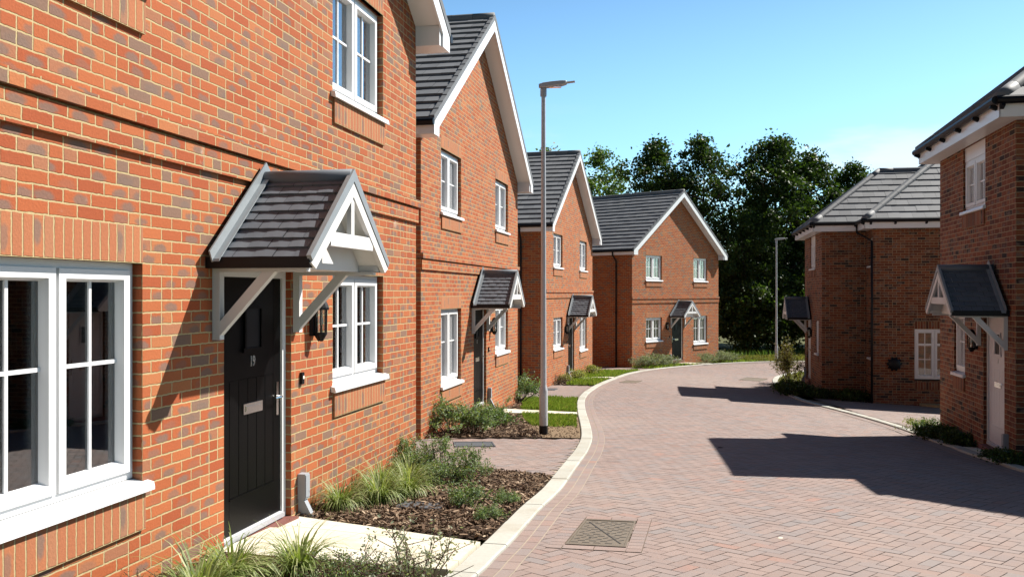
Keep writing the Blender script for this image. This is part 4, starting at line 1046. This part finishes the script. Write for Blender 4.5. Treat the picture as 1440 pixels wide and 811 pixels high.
def shrub_meshes(seed,rad,h,n,leaf,mat,up=.0,dens=1.0,stems=16,asp=.45):
    rnd=random.Random(seed); st=MB(); lf=MB(); ends=[]
    for k in range(stems):
        a=rnd.uniform(0,6.283); rr=rad*math.sqrt(rnd.random()); e=Vector((math.cos(a)*rr,math.sin(a)*rr,h*(1-.55*(rr/rad)**2)*rnd.uniform(.75,1.12)))
        m=Vector((e.x*.55,e.y*.55,e.z*.5)); st.tube([(e.x*.12,e.y*.12,-.02),m,e],[.006,.004,.002],5); ends.append((m,e))
        for _ in range(4):
            q=m.lerp(e,rnd.random()); e2=q+Vector((rnd.gauss(0,1)*rad*.28,rnd.gauss(0,1)*rad*.28,rnd.uniform(.1,.9)*h*.35)); st.tube([q,e2],[.003,.0015],4); ends.append((q,e2))
    for k in range(n):
        q,e=rnd.choice(ends); c=q.lerp(e,rnd.random()**.6)+Vector((rnd.gauss(0,1),rnd.gauss(0,1),rnd.gauss(0,1)))*leaf*.7
        leaf_quad(lf,c,leaf*rnd.uniform(.7,1.3),asp,rnd)
    return st.mesh('stem',M['twig']), lf.mesh('foliage',mat)
def put_shrub(name,ms,X,Y,s,rz,label,group=None,cat='shrub',sz=1.0):
    root=empty(name,(X,Y,g(X,Y)),rz,label=label,cat=cat,group=group)
    for n,m in zip(('stem','foliage'),ms):
        o=bpy.data.objects.new(n,m); C.objects.link(o); o.parent=root; o.scale=(s,s,s*sz)
    return root
GC='variegated grass clumps in the bark beds'
for k,(x,y,s,lab) in enumerate([(-1.71,5.55,.82,'striped grass clump spilling over the doorstep end of the slab path'),(-1.36,5.78,.78,'striped grass clump on the slab path edge, standing free of the wall'),
    (-1.51,7.97,.72,'striped grass clump against the grey meter box'),(-1.21,8.28,.82,'tall striped grass clump in the middle of the bark bed grasses'),(-1.29,8.99,.8,'striped grass clump against the wall under the small window'),(-1.0,8.65,.78,'striped grass clump arching over the small grey cover'),(-1.07,9.5,.7,'striped grass clump deepest in the bark bed, before the wall shrub')]):
    put_mesh('grass_clump',CX[k%3],x,y,s,k*1.7,lab,'ornamental grass',GC)
S_hebe=[shrub_meshes(41,.30,.34,2300,.032,M['hebe'],stems=22),shrub_meshes(42,.42,.42,3400,.034,M['hebe'],stems=28)]
S_open=[shrub_meshes(43,.45,.62,2600,.036,M['hebe'],stems=24)]
S_green=[shrub_meshes(44,.40,.30,1800,.036,M['green'],stems=20)]
S_silver=[shrub_meshes(45,.55,.42,2600,.040,M['silver'],stems=26)]
S_yel=[shrub_meshes(46,.40,.30,1300,.045,M['yellow'],stems=18)]
S_brown=[shrub_meshes(47,.28,.20,1500,.022,M['brownp'],stems=26,asp=.2)]
S_olive=[shrub_meshes(48,.45,1.25,1500,.065,M['olive'],stems=14)]
S_ground=[shrub_meshes(49,.60,.36,1900,.075,M['leafdark'],stems=24,asp=.6)]
S_thin=[shrub_meshes(50,.40,.42,650,.026,M['silver'],stems=14),shrub_meshes(51,.34,.36,1300,.024,M['hebe'],stems=20)]
GS='small grey green shrubs in the nearest bark bed'
for ms,x,y,s,lab in [(S_hebe[0],-0.39,8.16,.66,'neat round grey green shrub in the open bark, left of the smallest pair'),(S_hebe[0],-0.06,8.24,.46,'round grey green shrub closest to the pale kerb'),(S_hebe[0],-0.18,7.5,.46,'smallest grey green shrub at the slab path corner'),
    (S_open[0],-0.79,10.0,.72,'loose upright grey green shrub at the driveway edge'),(S_open[0],-0.44,9.55,.62,'medium grey green shrub below the driveway cover'),(S_open[0],-1.22,10.22,.68,'grey green shrub tucked against the house corner'),(S_hebe[1],-0.68,9.33,.6,'spreading grey green shrub among the grasses'),(S_hebe[1],-1.07,9.83,.7,'dense dark based shrub by the nearest house wall')]:
    put_shrub('shrub',ms,x,y,s,x*7+y*3,lab,GS)
put_shrub('heather',S_brown[0],-0.97,5.61,.95,.3,'brown dry heather tuft by the slab path edge')
put_shrub('thin_shrub',S_thin[0],-0.58,5.33,1.05,1.2,'thin twiggy shrub with sparse leaves nearest the camera')
put_shrub('heather',S_brown[0],-.78,5.52,.8,1.9,'brown dry heather tuft right of the first one, before the slab path')
put_shrub('thin_shrub',S_thin[1],-.98,5.30,.8,2.2,'small pale leafy shrub between the heather tufts and the grass clumps')
put_shrub('thin_shrub',S_thin[1],-.66,5.62,.62,.5,'small pale leafy shrub at the slab path edge beside the kerb')
put_mesh('grass_clump',CX[2],-1.78,5.15,.85,2.7,'lowest striped grass clump, cut by the picture edge','ornamental grass',GC)
put_shrub('heather',S_brown[0],-2.06,5.28,.9,2.3,'brown twiggy tuft against the nearest wall below the big window')
GB='shrubs of the bed behind the first driveway'
for ms,x,y,s,lab in [(S_hebe[1],-1.01,15.24,1.35,'big spreading shrub nearest the corner of the curtained house'),(S_hebe[1],-0.65,15.49,1.15,'wide grey green shrub beside the lamp bed bark'),(S_green[0],-0.44,16.62,1.2,'bright green low shrub under the tall curtained window'),(S_hebe[0],-0.31,17.7,1.0,'pale shrub near the second slab path')]:
    put_shrub('shrub',ms,x,y,s,x*5+y,lab,GB)
put_mesh('grass_clump',CX[1],-0.65,18.36,.9,.4,'green grass clump left of the second black door','ornamental grass',GC)
put_shrub('shrub',S_hebe[1],0.11,22.43,1.55,.9,'large rounded shrub with yellow tips before the shaded gap',GB)
put_shrub('shrub',S_hebe[0],-0.32,21.03,1.0,.2,'little shrub beside the meter box of the curtained house',GB)
put_shrub('shrub',S_yel[0],1.61,30.66,1.1,.5,'yellow shrub by the first window of the third house')
put_shrub('shrub',S_brown[0],1.45,30.04,1.6,1.5,'brown low shrub at the third house corner')
put_shrub('shrub',S_yel[0],2.21,32.42,1.2,.9,'yellow shrub beside the third slab path')
put_shrub('shrub',S_yel[0],2.98,34.98,1.2,1.9,'yellow green shrub past the third black door')
GV='silver shrubs along the far end house'
for x,y,s,lab in [(5.67,39.0,1.15,'silver shrub at the shaded corner of the far end house'),(6.24,39.63,1.25,'silver shrub beneath the small window of the far end house'),(6.9,40.21,1.1,'silver shrub nearest the far black door'),(9.02,42.27,1.05,'silver shrub just past the far slab path'),(9.89,43.1,1.2,'silver shrub at the outer corner of the far end house'),(10.46,43.78,1.0,'outermost silver shrub on the far lawn')]:
    put_shrub('silver_shrub',S_silver[0],x,y,s,x*3,lab,GV)
GD='dark ground cover plants by the shaded houses'
put_shrub('shrub',S_yel[0],7.86,17.67,.75,.3,'small sunlit green shrub at the tip of the shaded bed',GD)
put_shrub('shrub',S_green[0],7.95,17.22,.9,1.3,'low green plant beside the sunlit one in the shaded bed',GD)
for (x,y),s,lab in [(H5(.55,.20),.62,'dark ground cover plant under the narrow window'),(H5(1.2,.2),.68,'dark ground cover plant midway along the shaded bed'),(H5(1.95,.2),.62,'dark ground cover plant next to the shaded slab path'),(H5(4.2,.25),.42,'dark low plant on the camera side of the white door'),(H5(4.9,.35),.5,'dark low plant at the picture edge in shade'),
    (H6(4.0,.7),1.0,'dark ground cover plant at the farther shaded corner'),(H6(2.9,.6),1.0,'dark ground cover plant below the farther narrow window'),(H6(4.35,.1),.8,'dark ground cover plant beside the farther driveway'),(H6(4.75,-.7),.9,'dark plant in the inner corner of the farther shaded house'),(H6(1.7,.75),.9,'dark plant before the farther white door')]:
    put_shrub('ground_cover_plant',S_ground[0],x,y,s,x*9,lab,GD)
put_shrub('olive_bush',S_olive[0],9.66,31.57,1.15,.4,'tall olive bush beside the farther canopy')
put_shrub('olive_bush',S_olive[0],9.9,32.73,1.1,2.4,'olive bush just behind the tall one, past the farther canopy')

# bark chips
def chips(polys,n_per,size,name='bark_mulch'):
    mb=MB(); rnd=random.Random(5)
    for poly,dn,sz in polys:
        xs=[p[0] for p in poly]; ys=[p[1] for p in poly]; x0,x1,y0,y1=min(xs),max(xs),min(ys),max(ys)
        for _ in range(int((x1-x0)*(y1-y0)*dn)):
            x=rnd.uniform(x0,x1); y=rnd.uniform(y0,y1)
            if not inside(poly,x,y): continue
            l=sz*rnd.uniform(.5,1.7); w=l*rnd.uniform(.16,.4); t=rnd.uniform(.003,.007)
            m=Matrix.Translation((x,y,g(x,y)+.022+rnd.uniform(0,.035)))@Matrix.Rotation(rnd.uniform(0,6.28),4,'Z')@Matrix.Rotation(rnd.gauss(0,.35),4,'X')@Matrix.Rotation(rnd.gauss(0,.35),4,'Y')
            k=rnd.uniform(.3,.9)
            P=[m@Vector(q) for q in ((-l/2,-w/2*k,0),(l*.1,-w/2,0),(l/2,-w*.2,0),(l/2,w*.25,0),(-l*.1,w/2,0),(-l/2,w/2*k,0))]
            up=m.to_3x3()@Vector((0,0,t)); b=len(mb.v); mb.v+=[tuple(p) for p in P]+[tuple(p+up) for p in P]
            mb.f.append(tuple(b+6+i for i in range(6)))
            for i in range(6): j=(i+1)%6; mb.f.append((b+i,b+j,b+6+j,b+6+i))
    return tag(mb.build(name,M['chip']),kind='stuff')
chips([(bed0,900,.045),(bed1,1500,.042),(bed2,500,.055),(bed3,350,.06),(bed4,150,.07)],0,0)
# small stones and clods on the bare ground
mb=MB(); rnd=random.Random(9)
for _ in range(900):
    x=rnd.uniform(.3,1.5); y=rnd.uniform(13.8,19)
    if inside(soil,x,y):
        s=rnd.uniform(.008,.028); z=g(x,y)+.018; P=[(x+s*math.cos(a)*rnd.uniform(.7,1.2),y+s*math.sin(a)*rnd.uniform(.7,1.2)) for a in (0,1.3,2.5,3.8,5.0)]
        b=len(mb.v); mb.v+=[(px,py,z) for px,py in P]+[(x,y,z+s*.8)]; mb.f+=[(b+i,b+(i+1)%5,b+5) for i in range(5)]
tag(mb.build('soil_clods',M['soil']),kind='stuff')

def lawn(polys,name,mat):
    mb=MB(); rnd=random.Random(3)
    for poly,dn,hh,ww in polys:
        xs=[p[0] for p in poly]; ys=[p[1] for p in poly]; x0,x1,y0,y1=min(xs),max(xs),min(ys),max(ys)
        for _ in range(int((x1-x0)*(y1-y0)*dn)):
            x=rnd.uniform(x0,x1); y=rnd.uniform(y0,y1)
            if not inside(poly,x,y): continue
            nz=noise.noise(Vector((x*1.3,y*1.3,0)))
            if noise.noise(Vector((x*3.1+5,y*3.1,2)))+.4*noise.noise(Vector((x*9,y*9,4)))<rnd.uniform(-.55,-.05): continue
            h=hh*rnd.uniform(.5,1.3)*(1+.5*nz); a=rnd.uniform(0,6.28); z=g(x,y)+.015; t=Vector((math.cos(a),math.sin(a)))*h*rnd.uniform(.1,.7); c=Vector((-math.sin(a),math.cos(a)))*ww
            b=len(mb.v); mb.v+=[(x-c.x,y-c.y,z),(x+c.x,y+c.y,z),(x+t.x*.4+c.x*.7,y+t.y*.4+c.y*.7,z+h*.65),(x+t.x,y+t.y,z+h),(x+t.x*.4-c.x*.7,y+t.y*.4-c.y*.7,z+h*.65)]
            mb.f.append((b,b+1,b+2,b+3,b+4))
    return tag(mb.build(name,M[mat]),kind='stuff')
lawn_a=[(0.38,16.72),(1.17,16.4),(1.31,18.47),(0.21,18.85),(0.26,17.7)]
lawn([(lawn_a,2600,.075,.006),(turf_b,2000,.07,.007),(turf_c,900,.08,.010),(turf_d,700,.08,.012),(turf_e,420,.09,.016),([(9.54,42.58),(11.9,43.98),(11.73,45.16),(9.61,44.79)],420,.09,.016)],'lawn','grass')
lawn([([(11.52,44.08),(22,47.0),(24,52),(10.96,48.13),(10.09,45.16)],130,.12,.03),(r_turf,60,.12,.03)],'verge_grass','drygrass')
lawn([([H1(3.2,.02),H1(7.8,.02),H1(7.8,.2),H1(3.2,.2)],60,.05,.004),([(10.51,47.29),(24,51.5),(24,56),(10.4,51.06)],50,.28,.03)],'weeds','green')
# fallen scraps on the road
for x,y,s,lab,mt in [(2.05,6.95,.018,'tiny pale scrap lying on the road blocks','slab'),(3.02,13.2,.035,'tiny dark clod lying on the road before the shadow','bark')]:
    q=MB(); q.lathe([(0,.35),(.5,.3),(.9,.12),(1,0)],n=7)
    for i,v in enumerate(q.v): q.v[i]=(v[0]*s*1.6,v[1]*s*(1+.3*math.sin(i)),v[2]*s)
    o=q.build('road_scrap',M[mt]); o.location=(x,y,g(x,y)+.008); o.rotation_euler=(0,0,.6); tag(o,lab,'litter')

# ------------------------------------------------------------------ light, sky, camera
sc=bpy.context.scene
wd=bpy.data.worlds.new('World'); sc.world=wd; wd.use_nodes=True; t=wd.node_tree; bg=t.nodes['Background']
sky=t.nodes.new('ShaderNodeTexSky'); sky.sky_type='NISHITA'; sky.sun_disc=False
sky.sun_elevation=math.asin(SUN.z); sky.sun_rotation=math.atan2(SUN.x,SUN.y); sky.air_density=1.0; sky.dust_density=.4; sky.ozone_density=1.6; sky.altitude=50
# a thin low bank of cloud in the sky itself
tc=t.nodes.new('ShaderNodeTexCoord'); sep=t.nodes.new('ShaderNodeSeparateXYZ'); t.links.new(tc.outputs['Generated'],sep.inputs[0])
mp=t.nodes.new('ShaderNodeMapping'); mp.inputs['Scale'].default_value=(2.2,2.2,9); t.links.new(tc.outputs['Generated'],mp.inputs[0])
cn=noise_n(t,mp.outputs[0],1.6,5,.55)
band=mth(t,'MULTIPLY',mapr(t,sep.outputs[2],.02,.10),mapr(t,sep.outputs[2],.22,.12))
cl=mth(t,'MULTIPLY',mth(t,'MULTIPLY',mapr(t,cn.outputs[0],.48,.66),band),.75)
tint=mixc(t,1.0,sky.outputs[0],(.80,1.09,1.20),'MULTIPLY')
sd=mth(t,'ADD',mth(t,'MULTIPLY',sep.outputs[0],.6),mth(t,'MULTIPLY',sep.outputs[1],.8))      # sky dimmed behind and to the left, shaped to cut fill on shaded walls
el=mth(t,'MULTIPLY',mapr(t,sep.outputs[2],.17,.62,1.75,.5),mapr(t,sd,-.25,.38,.36,1.0))  # low sky brightened, zenith dimmed so that it lights the shade less
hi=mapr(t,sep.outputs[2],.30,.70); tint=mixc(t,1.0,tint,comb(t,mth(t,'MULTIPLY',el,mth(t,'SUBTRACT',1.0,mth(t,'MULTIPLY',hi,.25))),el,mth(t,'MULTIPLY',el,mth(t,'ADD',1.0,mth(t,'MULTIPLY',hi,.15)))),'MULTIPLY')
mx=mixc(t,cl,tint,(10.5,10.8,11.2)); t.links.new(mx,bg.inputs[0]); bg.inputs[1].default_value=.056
sl=bpy.data.lights.new('sun','SUN'); so=bpy.data.objects.new('sun',sl); C.objects.link(so); sl.energy=5.0; sl.angle=R(.5); sl.color=(1,.95,.87)
so.rotation_euler=SUN.to_track_quat('Z','Y').to_euler(); so.location=(30,10,30)
cam=bpy.data.cameras.new('camera'); co=bpy.data.objects.new('camera',cam); C.objects.link(co); sc.camera=co
co.location=(0,0,ZC); co.rotation_euler=(R(90),0,0); cam.sensor_width=36; cam.lens=36*1278/1440; cam.shift_y=7.3/1440; cam.clip_start=.05; cam.clip_end=2000
sc.view_settings.view_transform='Standard'; sc.view_settings.look='None'; sc.view_settings.gamma=1; sc.view_settings.exposure=.8
sc.render.engine='CYCLES'; sc.cycles.use_denoising=True
try: sc.cycles.denoiser='OPENIMAGEDENOISE'
except Exception: pass
sc.cycles.max_bounces=8; sc.cycles.diffuse_bounces=1; sc.cycles.transparent_max_bounces=16; sc.cycles.sample_clamp_indirect=6
